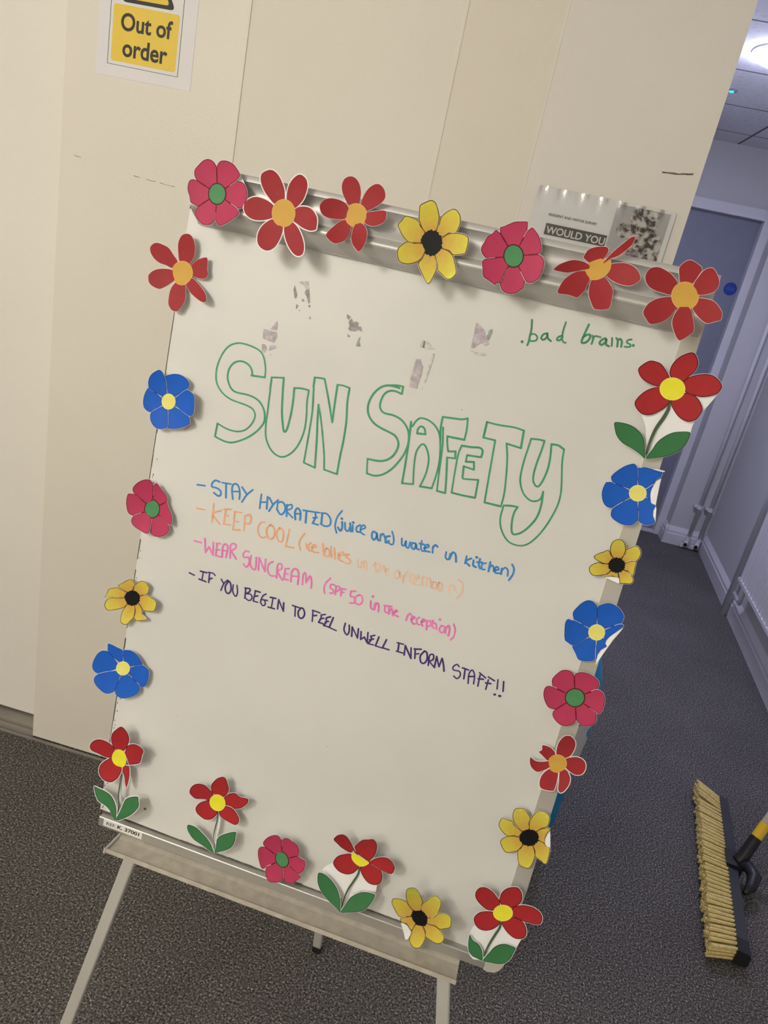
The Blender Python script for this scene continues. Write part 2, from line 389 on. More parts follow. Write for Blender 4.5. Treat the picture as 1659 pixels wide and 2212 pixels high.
# worn dark line along the left edge
wl = MB()
pts = [(-.3372 + .0092 * (1 - t), .985 * t) for t in [k / 60 for k in range(61)]]
for k in range(60):
    if random.random() < .8:
        w_ = .0004 + .0010 * random.random() ** 2
        wl.add([W(pts[k][0] - .0006, pts[k][1], .0003), W(pts[k][0] + w_, pts[k][1], .0003), W(pts[k + 1][0] + w_, pts[k + 1][1], .0003), W(pts[k + 1][0] - .0006, pts[k + 1][1], .0003)], [(0, 1, 2, 3)])
o = wl.build('edge_dirt', M['grime'], bdp); o['kind'] = 'stuff'
wl = MB()
for k in range(70):
    t = random.random() ** 1.3 * .62; a = -.3372 + .0092 * (1 - t) + .002 + .006 * random.random(); c = .985 * t; s_ = .0003 + .0008 * random.random()
    wl.add([W(a, c, .0003), W(a + s_, c + s_, .0003), W(a + s_ * .6, c + 4 * s_, .0003), W(a - s_ * .4, c + 2 * s_, .0003)], [(0, 1, 2, 3)])
o = wl.build('chip_mark', M['grime'], bdp); o['kind'] = 'stuff'
cp = [(1.0045, -.004), (1.0045, .029), (1.0015, .0315), (.9966, .0322), (.9945, .0285), (.990, .0250), (.984, .0240), (.977, .0252), (.971, .0285), (.9665, .0318), (.9645, .0325),
      (.9628, .0295), (.9612, .0318), (.9585, .0352), (.9560, .0360), (.9530, .0350), (.9500, .0315), (.944, .022), (.9375, .0085), (.9355, .0075), (.9345, -.004)]
MB().loft([[W(a, c, w_) for c, w_ in cp] for a in (-.3185, .3405)]).build('clamp_bar', M['alu'], es, smooth=True, sharp=40)
# bottom rail, sloping a little as the board sits crooked
def railsec(a, v0): return [W(a, v0, .0005), W(a, v0 + .0008, .0115), W(a, v0 - .0006, .0125), W(a, v0 - .0155, .0125), W(a, v0 - .017, .011), W(a, v0 - .017, -.018), W(a, v0, -.018)]
rl = MB().loft([railsec(-.3195, -.0042), railsec(.3295, .0090)]).build('bottom_rail', M['rail'], es)
lab = MB().loft([[W(-.3107, -.0045, .0126), W(-.2402, -.0030, .0126), W(-.2402, -.0155, .0126), W(-.3107, -.0168, .0126)], [W(-.3107, -.0045, .0129), W(-.2402, -.0030, .0129), W(-.2402, -.0155, .0129), W(-.3107, -.0168, .0129)]]).build('reference_label', M['paper'], rl)
for body, a0, a1, v0, v1, of in (('REF.', -.3050, -.2875, -.0135, -.0082, .004), ('K. 37001', -.2850, -.2452, -.0128, -.0060, .026)):
    tv, tf = text_mesh(body, of)
    obj('lettering', [W(a0 + x * (a1 - a0), v0 + y * (v1 - v0) + x * .001, .0131) for x, y in tv], tf, M['ink_black'], rl)
gap = MB()
for k in range(40):
    a = -.318 + .014 * k; v_ = -.0038 + .0132 * (a + .318) / .648
    gap.add([W(a, v_, .0006), W(a + .014, v_ + .0003, .0006), W(a + .014, v_ + .0003 + .0014 + .0022 * random.random() ** 3, .0006), W(a, v_ + .0015 + .001 * random.random(), .0006)], [(0, 1, 2, 3)])
gap.build('gap_dirt', M['grime'], rl)
M['cap'] = mat('grey_corner_cap', (.52, .50, .45), rough=.45, var=.05)
cap = [(.3300, .0085), (.3302, -.0085), (.3380, -.0095), (.3470, -.0070), (.3530, .0000), (.3568, .0100), (.3574, .0300), (.3340, .0300)]
prism('corner_cap', cap, -.019, .0124, M['cap'], es)
# pen tray
M['tray'] = mat('cream_pen_tray', (.54, .50, .42), rough=.55, metal=.15, var=.14, scale=60)
def traysec(a, vb): return [W(a, vb - .0005, .011), W(a, vb - .0030, .020), W(a, vb - .0030, .047), W(a, vb + .0030, .0545), W(a, vb + .0038, .0552), W(a, vb - .0035, .0560), W(a, vb - .0055, .0500), W(a, vb - .0055, .011)]
ty = MB().loft([traysec(-.2775, -.0202), traysec(.2945, -.0078)]).build('pen_tray', M['tray'], es)
MB().loft([[W(a, vb_, w_) for vb_, w_ in ((-.0200, .0115), (-.0185, .0540), (-.0155, .0565), (-.0255, .0570), (-.0262, .0115))] for a in (-.2800, -.2770)]).build('tray_end', M['leg'], ty)
# legs
def leg(A, B, z0, wv, dv, top):
    A = Vector(A); B = Vector(B); d = (B - A).normalized()
    foot = A + d * ((z0 - A.z) / d.z); up = A - d * top
    l = MB().beam(up, foot, wv, dv).build('leg', M['leg'], es)
    f2 = foot - d * (-.028); bt = foot + d * ((.0005 - foot.z) / d.z)
    MB().beam(foot - d * .004, bt, Vector(wv) * 1.12, Vector(dv) * 1.25).build('rubber_foot', M['rubber'], l)
for A_, B_ in (((-.2718, -.0952), (-.3394, -.4859)), ((.2822, -.0819), (.3007, -.1628))):
    leg(W(*A_, -.03), W(*B_, -.03), .03, U * .0105, N * .0065, .95)
leg((-.0955, 1.215, .40), (-.0756, 1.2984, .0), .018, U * .0095, N * .0060, 1.02)
# ink
INKS = {'title': ('green', alb(58, 140, 88), .00125), 'bad': ('dark_green', alb(55, 125, 80), .00115), 'stay': ('blue', alb(52, 124, 170), .00125), 'keep': ('orange', alb(238, 158, 110), .00115),
        'keepfaint': ('faded_orange', alb(232, 178, 140), .0010), 'wear': ('pink', alb(222, 112, 158), .0012), 'unwell': ('purple', alb(66, 40, 92), .00115)}
FLOWERS = [
{'l': 'pink six-petalled paper flower with green centre at the left end of the clamp bar','k':'pink','w':0.038,'c':(-2815,9735),'R':446,'lf':[0.0072,0.0048,0.0066,0.0042,0.0054,0.006],'rim':0.6,'p':[[(-2830,9852),(-2855,9953),(-2867,10042),(-2836,10108),(-2773,10135),(-2694,10133),(-2624,10107),(-2572,10064),(-2533,10022),(-2538,9979),(-2578,9933),(-2580,9929),(-2651,9875),(-2734,9816)],[(-2723,9806),(-2653,9875),(-2586,9930),(-2543,9937),(-2487,9931),(-2440,9899),(-2404,9838),(-2387,9774),(-2390,9723),(-2425,9644),(-2457,9616),(-2516,9618),(-2607,9653),(-2703,9699)],[(-2710,9685),(-2604,9652),(-2511,9617),(-2480,9593),(-2455,9556),(-2473,9518),(-2542,9460),(-2608,9401),(-2696,9355),(-2749,9392),(-2772,9424),(-2788,9513),(-2794,9617)],[(-2812,9615),(-2791,9514),(-2778,9425),(-2795,9386),(-2830,9346),(-2930,9328),(-3004,9366),(-3063,9424),(-3073,9469),(-3041,9535),(-2977,9594),(-2896,9656)],[(-2907,9666),(-2975,9594),(-3038,9534),(-3086,9541),(-3146,9563),(-3171,9627),(-3208,9698),(-3216,9765),(-3203,9816),(-3165,9841),(-3114,9841),(-3025,9809),(-2925,9766)],[(-2918,9779),(-3024,9809),(-3112,9841),(-3149,9896),(-3152,9950),(-3138,9981),(-3062,10077),(-2992,10113),(-2929,10104),(-2888,10069),(-2870,10043),(-2857,9954),(-2847,9849)]],'cp':[(-2691,9758),(-2689,9729),(-2693,9700),(-2702,9672),(-2718,9648),(-2738,9628),(-2762,9613),(-2789,9605),(-2817,9603),(-2845,9607),(-2872,9618),(-2895,9635),(-2915,9657),(-2929,9683),(-2938,9712),(-2940,9741),(-2936,9770),(-2926,9798),(-2911,9822),(-2890,9842),(-2866,9856),(-2839,9864),(-2811,9866),(-2783,9861),(-2757,9850),(-2734,9834),(-2714,9812),(-2700,9786)],'pa':[[(-2621,10009),(-2553,10021),(-2478,9935),(-2459,9905),(-2523,9904),(-2621,9908)]]},
{'l': 'red six-petalled paper flower with broad white edging, second from left on the clamp bar','k':'red6','w':0.038,'c':(-1881,9680),'R':559,'lf':[0.0064,0.0088,0.0056,0.0072,0.008,0.0048],'rim':1.9,'p':[[(-1905,9840),(-1924,9948),(-1962,10018),(-2008,10080),(-2066,10126),(-2126,10140),(-2189,10118),(-2241,10072),(-2247,10013),(-2223,9947),(-2168,9873),(-2099,9814),(-2031,9768),(-1938,9761)],[(-1875,9845),(-1881,9948),(-1857,10042),(-1805,10113),(-1749,10150),(-1695,10146),(-1643,10108),(-1621,10042),(-1628,9965),(-1653,9883),(-1696,9817),(-1749,9768),(-1837,9763)],[(-1740,9757),(-1678,9795),(-1595,9809),(-1522,9795),(-1456,9746),(-1418,9686),(-1406,9600),(-1413,9565),(-1487,9542),(-1585,9555),(-1671,9587),(-1723,9611),(-1784,9683)],[(-1725,9590),(-1651,9542),(-1583,9465),(-1535,9391),(-1506,9319),(-1505,9249),(-1550,9212),(-1617,9221),(-1697,9276),(-1766,9353),(-1817,9441),(-1837,9521),(-1817,9599)],[(-1859,9516),(-1850,9435),(-1868,9332),(-1905,9246),(-1966,9197),(-2041,9195),(-2112,9236),(-2149,9313),(-2150,9405),(-2113,9491),(-2047,9560),(-2000,9584),(-1913,9596)],[(-2039,9747),(-2124,9783),(-2216,9798),(-2295,9791),(-2367,9745),(-2405,9675),(-2395,9603),(-2336,9547),(-2250,9525),(-2150,9540),(-2066,9571),(-2006,9607),(-1973,9678)]],'cp':[(-1725,9710),(-1721,9673),(-1725,9636),(-1737,9601),(-1756,9570),(-1781,9545),(-1811,9526),(-1845,9515),(-1881,9512),(-1916,9518),(-1950,9532),(-1980,9553),(-2006,9581),(-2025,9613),(-2036,9649),(-2040,9687),(-2036,9724),(-2023,9758),(-2004,9789),(-1979,9814),(-1948,9832),(-1915,9843),(-1879,9846),(-1844,9840),(-1811,9826),(-1781,9805),(-1756,9778),(-1737,9745)]},
{'l': 'red six-petalled paper flower with orange centre, third from left on the clamp bar','k':'red6','w':0.038,'c':(-945,9835),'R':483,'lf':[0.006,0.008,0.012,0.016,0.01,0.011],'rim':0.6,'p':[[(-938,9981),(-935,10056),(-944,10118),(-972,10186),(-1017,10234),(-1068,10255),(-1120,10248),(-1167,10215),(-1187,10165),(-1187,10112),(-1160,10044),(-1111,9979),(-1060,9930),(-980,9914)],[(-914,9985),(-903,10051),(-874,10124),(-830,10182),(-770,10222),(-715,10227),(-660,10197),(-625,10146),(-617,10091),(-652,10033),(-720,9975),(-813,9917),(-892,9911)],[(-807,9896),(-742,9917),(-652,9940),(-589,9948),(-556,9936),(-545,9879),(-552,9829),(-612,9783),(-682,9754),(-752,9751),(-807,9769),(-856,9834)],[(-818,9744),(-775,9706),(-746,9654),(-732,9575),(-738,9503),(-754,9446),(-781,9417),(-830,9444),(-885,9487),(-931,9555),(-941,9612),(-942,9687),(-904,9758)],[(-977,9686),(-971,9619),(-988,9552),(-1031,9496),(-1108,9455),(-1156,9461),(-1211,9488),(-1248,9526),(-1232,9582),(-1183,9657),(-1125,9727),(-1068,9757),(-996,9762)],[(-1066,9912),(-1121,9953),(-1204,9967),(-1287,9960),(-1353,9929),(-1391,9870),(-1392,9821),(-1359,9764),(-1309,9738),(-1241,9733),(-1136,9750),(-1077,9772),(-1028,9840)]],'cp':[(-802,9863),(-798,9831),(-802,9800),(-812,9771),(-830,9744),(-853,9723),(-881,9706),(-912,9697),(-944,9694),(-977,9698),(-1008,9709),(-1036,9727),(-1059,9750),(-1076,9777),(-1087,9807),(-1090,9839),(-1087,9870),(-1076,9899),(-1058,9925),(-1035,9947),(-1007,9963),(-976,9973),(-944,9975),(-911,9971),(-880,9960),(-853,9942),(-830,9920),(-812,9893)]},
{'l': 'yellow seven-petalled paper flower with jagged black centre on the clamp bar','k':'yellow','w':0.038,'c':(61,9709),'R':492,'lf':[0.0099,0.0063,0.0081,0.009,0.0054,0.0108,0.0072],'rim':0.6,'p':[[(-52,9813),(-114,9873),(-153,9941),(-166,10025),(-165,10092),(-94,10146),(-37,10172),(15,10152),(44,10110),(86,10026),(94,9941),(81,9843),(30,9787)],[(82,9837),(99,9943),(104,10013),(152,10078),(224,10128),(281,10125),(336,10072),(358,9995),(349,9931),(328,9876),(241,9854),(182,9805),(107,9782)],[(183,9804),(249,9855),(322,9874),(406,9881),(491,9857),(512,9790),(510,9679),(481,9655),(367,9622),(292,9661),(202,9674),(146,9729)],[(202,9674),(292,9661),(363,9614),(414,9536),(460,9430),(446,9380),(408,9339),(351,9335),(280,9376),(219,9411),(189,9487),(137,9585),(131,9657)],[(136,9585),(187,9488),(205,9411),(191,9347),(163,9245),(129,9238),(70,9294),(6,9368),(-42,9440),(-6,9515),(10,9592),(68,9631)],[(10,9592),(-5,9521),(-50,9456),(-134,9409),(-207,9398),(-267,9417),(-308,9482),(-317,9554),(-284,9610),(-230,9664),(-141,9665),(-69,9681),(2,9662)],[(-70,9682),(-156,9663),(-233,9665),(-297,9703),(-353,9768),(-386,9825),(-351,9885),(-322,9940),(-235,9944),(-154,9923),(-116,9874),(-45,9811),(-16,9734)]],'cp':[(189,9735),(194,9703),(192,9671),(184,9641),(169,9615),(150,9593),(125,9577),(98,9567),(68,9565),(38,9570),(9,9582),(-17,9600),(-39,9624),(-56,9652),(-67,9683),(-72,9715),(-70,9746),(-61,9776),(-46,9803),(-26,9824),(-2,9840),(26,9849),(55,9851),(85,9846),(113,9835),(139,9816),(161,9793),(178,9765)]},
{'l': 'pink six-petalled paper flower with green centre between a yellow and a crumpled red flower','k':'pink','w':0.038,'c':(1067,9763),'R':436,'lf':[0.0049,0.0063,0.007,0.0042,0.0084,0.0056],'rim':0.6,'p':[[(987,9852),(911,9917),(849,9977),(833,10039),(872,10062),(977,10130),(1049,10149),(1118,10162),(1133,10147),(1149,10069),(1148,10053),(1124,9969),(1090,9874)],[(1104,9870),(1124,9969),(1148,10052),(1164,10078),(1199,10109),(1253,10076),(1306,10024),(1360,9930),(1369,9890),(1360,9852),(1337,9835),(1260,9815),(1170,9798)],[(1174,9785),(1260,9815),(1337,9834),(1372,9830),(1412,9808),(1435,9764),(1447,9702),(1441,9609),(1413,9550),(1363,9507),(1303,9501),(1271,9525),(1213,9592),(1152,9674)],[(1141,9666),(1212,9593),(1270,9526),(1280,9481),(1282,9432),(1239,9385),(1209,9351),(1131,9328),(1059,9340),(1012,9385),(995,9442),(1017,9540),(1048,9649)],[(1035,9652),(1018,9539),(998,9440),(960,9415),(938,9393),(868,9421),(785,9457),(752,9544),(727,9615),(747,9653),(776,9668),(864,9698),(966,9724)],[(961,9737),(863,9699),(774,9670),(725,9688),(686,9727),(673,9778),(694,9847),(715,9915),(756,9951),(790,10003),(825,9987),(850,9977),(911,9917),(977,9842)]],'cp':[(1186,9787),(1191,9758),(1190,9728),(1182,9701),(1169,9676),(1151,9656),(1129,9641),(1103,9633),(1076,9630),(1048,9635),(1021,9645),(997,9662),(976,9684),(960,9710),(949,9738),(944,9767),(945,9797),(953,9824),(966,9848),(984,9868),(1006,9883),(1032,9892),(1059,9894),(1087,9889),(1113,9879),(1138,9862),(1158,9841),(1175,9815)]},
{'l': 'crumpled red paper flower with folded petals in front of the survey poster','k':'red6','w':0.038,'c':(2045,9814),'R':530,'lf':[0.0208,0.0272,0.0096,0.0128,0.016,0.0224],'rim':0.6,'p':[[(1944,9867),(1876,9896),(1863,9917),(1887,9990),(1939,10032),(2021,10061),(2083,10067),(2109,10048),(2111,10001),(2089,9948),(2031,9861)],[(2128,9966),(2170,10033),(2249,10130),(2306,10192),(2343,10204),(2354,10175),(2338,10119),(2292,10056),(2232,9995),(2163,9954),(2096,9888)],[(2188,9900),(2256,9928),(2328,9941),(2400,9933),(2464,9907),(2513,9865),(2547,9803),(2522,9754),(2466,9712),(2399,9703),(2315,9709),(2238,9732),(2177,9764),(2114,9823)],[(2160,9745),(2230,9691),(2290,9619),(2301,9543),(2305,9425),(2252,9388),(2191,9374),(2138,9376),(2079,9449),(2034,9525),(2018,9614),(2022,9680),(2068,9763)],[(1998,9684),(1990,9620),(1977,9551),(1928,9466),(1892,9454),(1804,9462),(1702,9449),(1684,9478),(1691,9533),(1719,9620),(1787,9703),(1877,9757),(1991,9768)],[(1886,9771),(1805,9731),(1734,9702),(1665,9692),(1578,9689),(1587,9714),(1619,9759),(1683,9810),(1751,9848),(1833,9863),(1915,9854),(1973,9814)]],'cp':[(1885,9766),(1918,9844),(1981,9895),(2060,9937),(2152,9956),(2188,9900),(2191,9825),(2154,9754),(2085,9701),(2004,9686),(1930,9712)]},
{'l': 'red six-petalled paper flower with round orange centre at the right end of the clamp bar','k':'red6','w':0.038,'c':(3083,9735),'R':509,'lf':[0.01,0.006,0.012,0.008,0.011,0.007],'rim':0.6,'p':[[(2963,9853),(2892,9911),(2823,9945),(2725,9967),(2657,9956),(2609,9923),(2589,9857),(2610,9794),(2662,9745),(2742,9720),(2842,9713),(2932,9715),(2995,9767)],[(2983,9871),(2954,9932),(2926,10012),(2949,10066),(2991,10108),(3038,10115),(3108,10093),(3171,10051),(3156,9987),(3137,9916),(3118,9881),(3062,9827)],[(3136,9896),(3157,9961),(3178,10020),(3212,10059),(3259,10077),(3303,10055),(3362,9988),(3385,9939),(3387,9884),(3361,9837),(3302,9800),(3225,9778),(3147,9802)],[(3237,9744),(3296,9750),(3375,9747),(3438,9716),(3504,9655),(3522,9615),(3524,9558),(3471,9528),(3398,9493),(3323,9521),(3246,9575),(3201,9622),(3172,9701)],[(3188,9600),(3227,9532),(3265,9450),(3282,9377),(3257,9332),(3189,9258),(3150,9243),(3098,9296),(3042,9387),(3026,9467),(3051,9576),(3107,9640)],[(3024,9583),(2999,9500),(2955,9432),(2881,9376),(2798,9350),(2739,9394),(2693,9441),(2689,9498),(2719,9570),(2779,9629),(2857,9669),(2940,9691),(3018,9672)]],'cp':[(3229,9766),(3236,9732),(3236,9698),(3227,9665),(3212,9636),(3190,9612),(3163,9594),(3131,9582),(3097,9579),(3063,9583),(3029,9595),(2998,9614),(2971,9639),(2950,9669),(2935,9702),(2928,9737),(2929,9771),(2938,9804),(2953,9833),(2976,9856),(3003,9874),(3035,9885),(3068,9888),(3103,9884),(3136,9872),(3167,9853),(3193,9828),(3214,9799)]},
{'l': "red six-petalled paper flower with orange centre, topmost on the board's left edge",'k':'red6','w':0.006,'c':(-3296,8677),'R':585,'lf':[0.0081,0.009,0.0054,0.0108,0.0072,0.0099],'rim':0.6,'p':[[(-3395,8817),(-3462,8882),(-3537,8956),(-3617,8980),(-3701,8988),(-3756,8961),(-3789,8911),(-3779,8847),(-3724,8780),(-3641,8738),(-3548,8728),(-3464,8709),(-3384,8733)],[(-3365,8823),(-3393,8914),(-3407,9025),(-3391,9099),(-3354,9159),(-3293,9188),(-3237,9187),(-3193,9149),(-3164,9090),(-3150,9011),(-3157,8914),(-3216,8817),(-3294,8770)],[(-3186,8799),(-3127,8872),(-3068,8914),(-2965,8949),(-2942,8872),(-2932,8795),(-2910,8738),(-2940,8683),(-3016,8661),(-3120,8668),(-3204,8714)],[(-3134,8643),(-3059,8608),(-2959,8546),(-2878,8481),(-2843,8419),(-2846,8380),(-2907,8368),(-3001,8393),(-3098,8436),(-3162,8480),(-3199,8523),(-3213,8616)],[(-3228,8529),(-3204,8459),(-3182,8369),(-3185,8298),(-3215,8227),(-3255,8167),(-3324,8158),(-3386,8202),(-3416,8259),(-3427,8359),(-3420,8443),(-3376,8529),(-3301,8581)],[(-3396,8562),(-3450,8499),(-3506,8448),(-3574,8401),(-3653,8407),(-3725,8447),(-3754,8529),(-3733,8584),(-3679,8635),(-3602,8668),(-3526,8683),(-3460,8685),(-3383,8643)]],'cp':[(-3138,8711),(-3136,8675),(-3141,8639),(-3154,8605),(-3174,8574),(-3201,8549),(-3232,8530),(-3266,8518),(-3302,8515),(-3338,8519),(-3371,8532),(-3401,8552),(-3425,8578),(-3443,8609),(-3453,8644),(-3456,8680),(-3450,8716),(-3437,8750),(-3416,8780),(-3389,8805),(-3358,8824),(-3324,8835),(-3288,8839),(-3253,8834),(-3220,8821),(-3190,8802),(-3166,8776),(-3149,8745)]},
{'l': 'blue paper flower with pale yellow centre on the left edge beside the large S','k':'blue','w':0.004,'c':(-3202,6903),'R':461,'lf':[0.006,0.012,0.008,0.011,0.007,0.009],'rim':0.6,'p':[[(-3216,7006),(-3273,7122),(-3304,7237),(-3239,7283),(-3153,7317),(-3064,7325),(-2979,7303),(-2921,7258),(-2907,7202),(-2948,7139),(-3035,7061),(-3141,6987)],[(-3112,6963),(-3026,7063),(-2926,7145),(-2864,7142),(-2798,7119),(-2765,7068),(-2750,6973),(-2740,6889),(-2753,6832),(-2793,6804),(-2854,6804),(-2981,6834),(-3100,6889)],[(-3119,6854),(-2986,6832),(-2868,6799),(-2822,6771),(-2796,6725),(-2796,6685),(-2870,6624),(-2998,6563),(-3077,6542),(-3135,6554),(-3164,6672),(-3168,6807)],[(-3207,6799),(-3160,6673),(-3126,6557),(-3173,6522),(-3223,6500),(-3304,6506),(-3379,6561),(-3419,6632),(-3418,6699),(-3353,6763),(-3263,6824)],[(-3290,6849),(-3357,6762),(-3426,6696),(-3484,6695),(-3538,6729),(-3567,6797),(-3572,6883),(-3557,6961),(-3529,7022),(-3508,7013),(-3407,6974),(-3300,6915)],[(-3283,6951),(-3405,6975),(-3503,7015),(-3523,7064),(-3527,7123),(-3504,7202),(-3453,7267),(-3376,7319),(-3333,7296),(-3305,7250),(-3295,7239),(-3269,7124),(-3253,6990)]],'cp':[(-3095,6930),(-3094,6905),(-3097,6880),(-3106,6855),(-3120,6833),(-3137,6815),(-3158,6801),(-3181,6792),(-3205,6789),(-3229,6792),(-3252,6800),(-3272,6813),(-3288,6831),(-3300,6853),(-3307,6877),(-3309,6902),(-3305,6928),(-3296,6952),(-3283,6974),(-3265,6992),(-3244,7006),(-3221,7015),(-3197,7018),(-3173,7015),(-3151,7007),(-3131,6994),(-3114,6976),(-3102,6954)]},
{'l': 'pink paper flower with green centre on the left edge beside the blue writing','k':'pink','w':0.004,'c':(-3187,5289),'R':444,'lf':[0.0081,0.009,0.0054,0.0108,0.0072,0.0099],'rim':0.6,'p':[[(-3190,5422),(-3204,5535),(-3202,5638),(-3156,5707),(-3122,5692),(-3058,5629),(-2991,5576),(-2958,5513),(-2966,5466),(-3023,5421),(-3094,5376)],[(-3083,5362),(-3022,5422),(-2964,5468),(-2922,5401),(-2877,5344),(-2833,5280),(-2816,5165),(-2851,5156),(-2901,5157),(-2988,5191),(-3078,5243)],[(-3091,5225),(-2993,5188),(-2910,5150),(-2866,5121),(-2844,5057),(-2886,4981),(-2968,4923),(-3067,4903),(-3126,4928),(-3158,4968),(-3169,5056),(-3169,5161)],[(-3186,5159),(-3161,5061),(-3144,4978),(-3151,4935),(-3189,4915),(-3270,4930),(-3390,4969),(-3448,5025),(-3452,5086),(-3431,5122),(-3364,5168),(-3279,5215)],[(-3290,5230),(-3368,5165),(-3439,5117),(-3490,5116),(-3541,5150),(-3577,5245),(-3589,5330),(-3576,5420),(-3531,5435),(-3471,5442),(-3387,5392),(-3294,5330)],[(-3283,5347),(-3384,5394),(-3464,5446),(-3498,5479),(-3499,5546),(-3439,5635),(-3347,5708),(-3252,5738),(-3212,5697),(-3196,5642),(-3201,5537),(-3208,5418)]],'cp':[(-3062,5325),(-3060,5293),(-3064,5260),(-3074,5229),(-3089,5201),(-3110,5178),(-3134,5159),(-3161,5148),(-3190,5143),(-3218,5146),(-3244,5156),(-3268,5173),(-3288,5196),(-3302,5223),(-3311,5254),(-3313,5286),(-3309,5319),(-3298,5350),(-3282,5378),(-3262,5401),(-3237,5419),(-3210,5431),(-3182,5435),(-3154,5432),(-3127,5422),(-3104,5406),(-3085,5383),(-3070,5356)]},
{'l': 'yellow paper flower with black centre on the left edge above the lowest blue flower','k':'yellow','w':0.004,'c':(-3276,3822),'R':520,'lf':[0.012,0.008,0.011,0.007,0.009,0.01,0.006],'rim':0.6,'p':[[(-3397,3890),(-3459,3912),(-3527,3958),(-3453,4034),(-3358,4115),(-3304,4124),(-3256,4063),(-3277,4007),(-3284,3941),(-3319,3882)],[(-3281,3941),(-3273,4015),(-3239,4082),(-3170,4145),(-3088,4159),(-3016,4106),(-3007,4046),(-3029,3974),(-3100,3932),(-3161,3891),(-3241,3882)],[(-3159,3889),(-3089,3938),(-3020,3957),(-2937,3951),(-2847,3928),(-2828,3874),(-2840,3792),(-2878,3745),(-3033,3694),(-3083,3717),(-3147,3769),(-3197,3825)],[(-3156,3765),(-3096,3717),(-3068,3667),(-3052,3619),(-2960,3582),(-3034,3533),(-3133,3495),(-3184,3530),(-3190,3633),(-3214,3708),(-3218,3766)],[(-3210,3710),(-3188,3619),(-3188,3531),(-3225,3461),(-3268,3398),(-3320,3386),(-3375,3410),(-3398,3497),(-3396,3563),(-3380,3620),(-3331,3717),(-3273,3750)],[(-3339,3715),(-3370,3646),(-3441,3596),(-3545,3548),(-3604,3531),(-3653,3560),(-3677,3621),(-3655,3700),(-3580,3741),(-3483,3761),(-3406,3786),(-3339,3775)],[(-3407,3785),(-3502,3758),(-3589,3741),(-3660,3730),(-3710,3709),(-3689,3776),(-3665,3860),(-3604,3895),(-3533,3919),(-3463,3900),(-3391,3883),(-3357,3829)]],'cp':[(-3150,3863),(-3149,3836),(-3154,3808),(-3165,3781),(-3182,3756),(-3203,3734),(-3228,3717),(-3256,3705),(-3284,3699),(-3312,3699),(-3338,3706),(-3361,3718),(-3379,3736),(-3393,3758),(-3400,3783),(-3401,3810),(-3396,3838),(-3385,3865),(-3368,3889),(-3347,3911),(-3322,3928),(-3294,3940),(-3266,3946),(-3238,3945),(-3212,3939),(-3189,3927),(-3171,3910),(-3158,3888)]},
{'l': 'blue paper flower with yellow centre, lowest blue one on the left edge','k':'blue','w':0.004,'c':(-3242,2632),'R':607,'lf':[0.008,0.011,0.007,0.009,0.01,0.006],'rim':0.6,'p':[[(-3310,2706),(-3430,2764),(-3524,2839),(-3538,2911),(-3534,2975),(-3481,2979),(-3387,2958),(-3278,2932),(-3270,2840),(-3279,2731)],[(-3235,2746),(-3268,2843),(-3274,2937),(-3206,2975),(-3123,2990),(-3028,2960),(-2953,2898),(-2907,2843),(-2935,2813),(-3034,2752),(-3148,2709)],[(-3134,2668),(-3037,2748),(-2943,2804),(-2864,2803),(-2797,2766),(-2776,2694),(-2781,2578),(-2814,2481),(-2862,2457),(-2925,2463),(-3037,2518),(-3143,2602)],[(-3170,2562),(-3036,2520),(-2922,2468),(-2893,2425),(-2894,2363),(-2937,2292),(-3022,2222),(-3112,2174),(-3190,2155),(-3265,2183),(-3300,2247),(-3284,2376),(-3240,2522)],[(-3283,2523),(-3283,2377),(-3298,2249),(-3325,2204),(-3391,2162),(-3468,2159),(-3582,2215),(-3650,2282),(-3666,2347),(-3641,2399),(-3598,2437),(-3476,2500),(-3331,2557)],[(-3348,2594),(-3480,2496),(-3607,2426),(-3676,2427),(-3728,2468),(-3748,2543),(-3733,2644),(-3693,2745),(-3633,2816),(-3574,2834),(-3528,2835),(-3432,2762),(-3338,2666)]],'cp':[(-3125,2673),(-3124,2646),(-3128,2618),(-3139,2591),(-3154,2566),(-3174,2545),(-3197,2527),(-3222,2516),(-3249,2509),(-3275,2510),(-3299,2516),(-3321,2528),(-3338,2545),(-3351,2567),(-3358,2592),(-3359,2619),(-3355,2647),(-3344,2674),(-3329,2698),(-3309,2720),(-3286,2737),(-3260,2749),(-3234,2755),(-3208,2755),(-3184,2749),(-3162,2737),(-3145,2719),(-3132,2698)]},
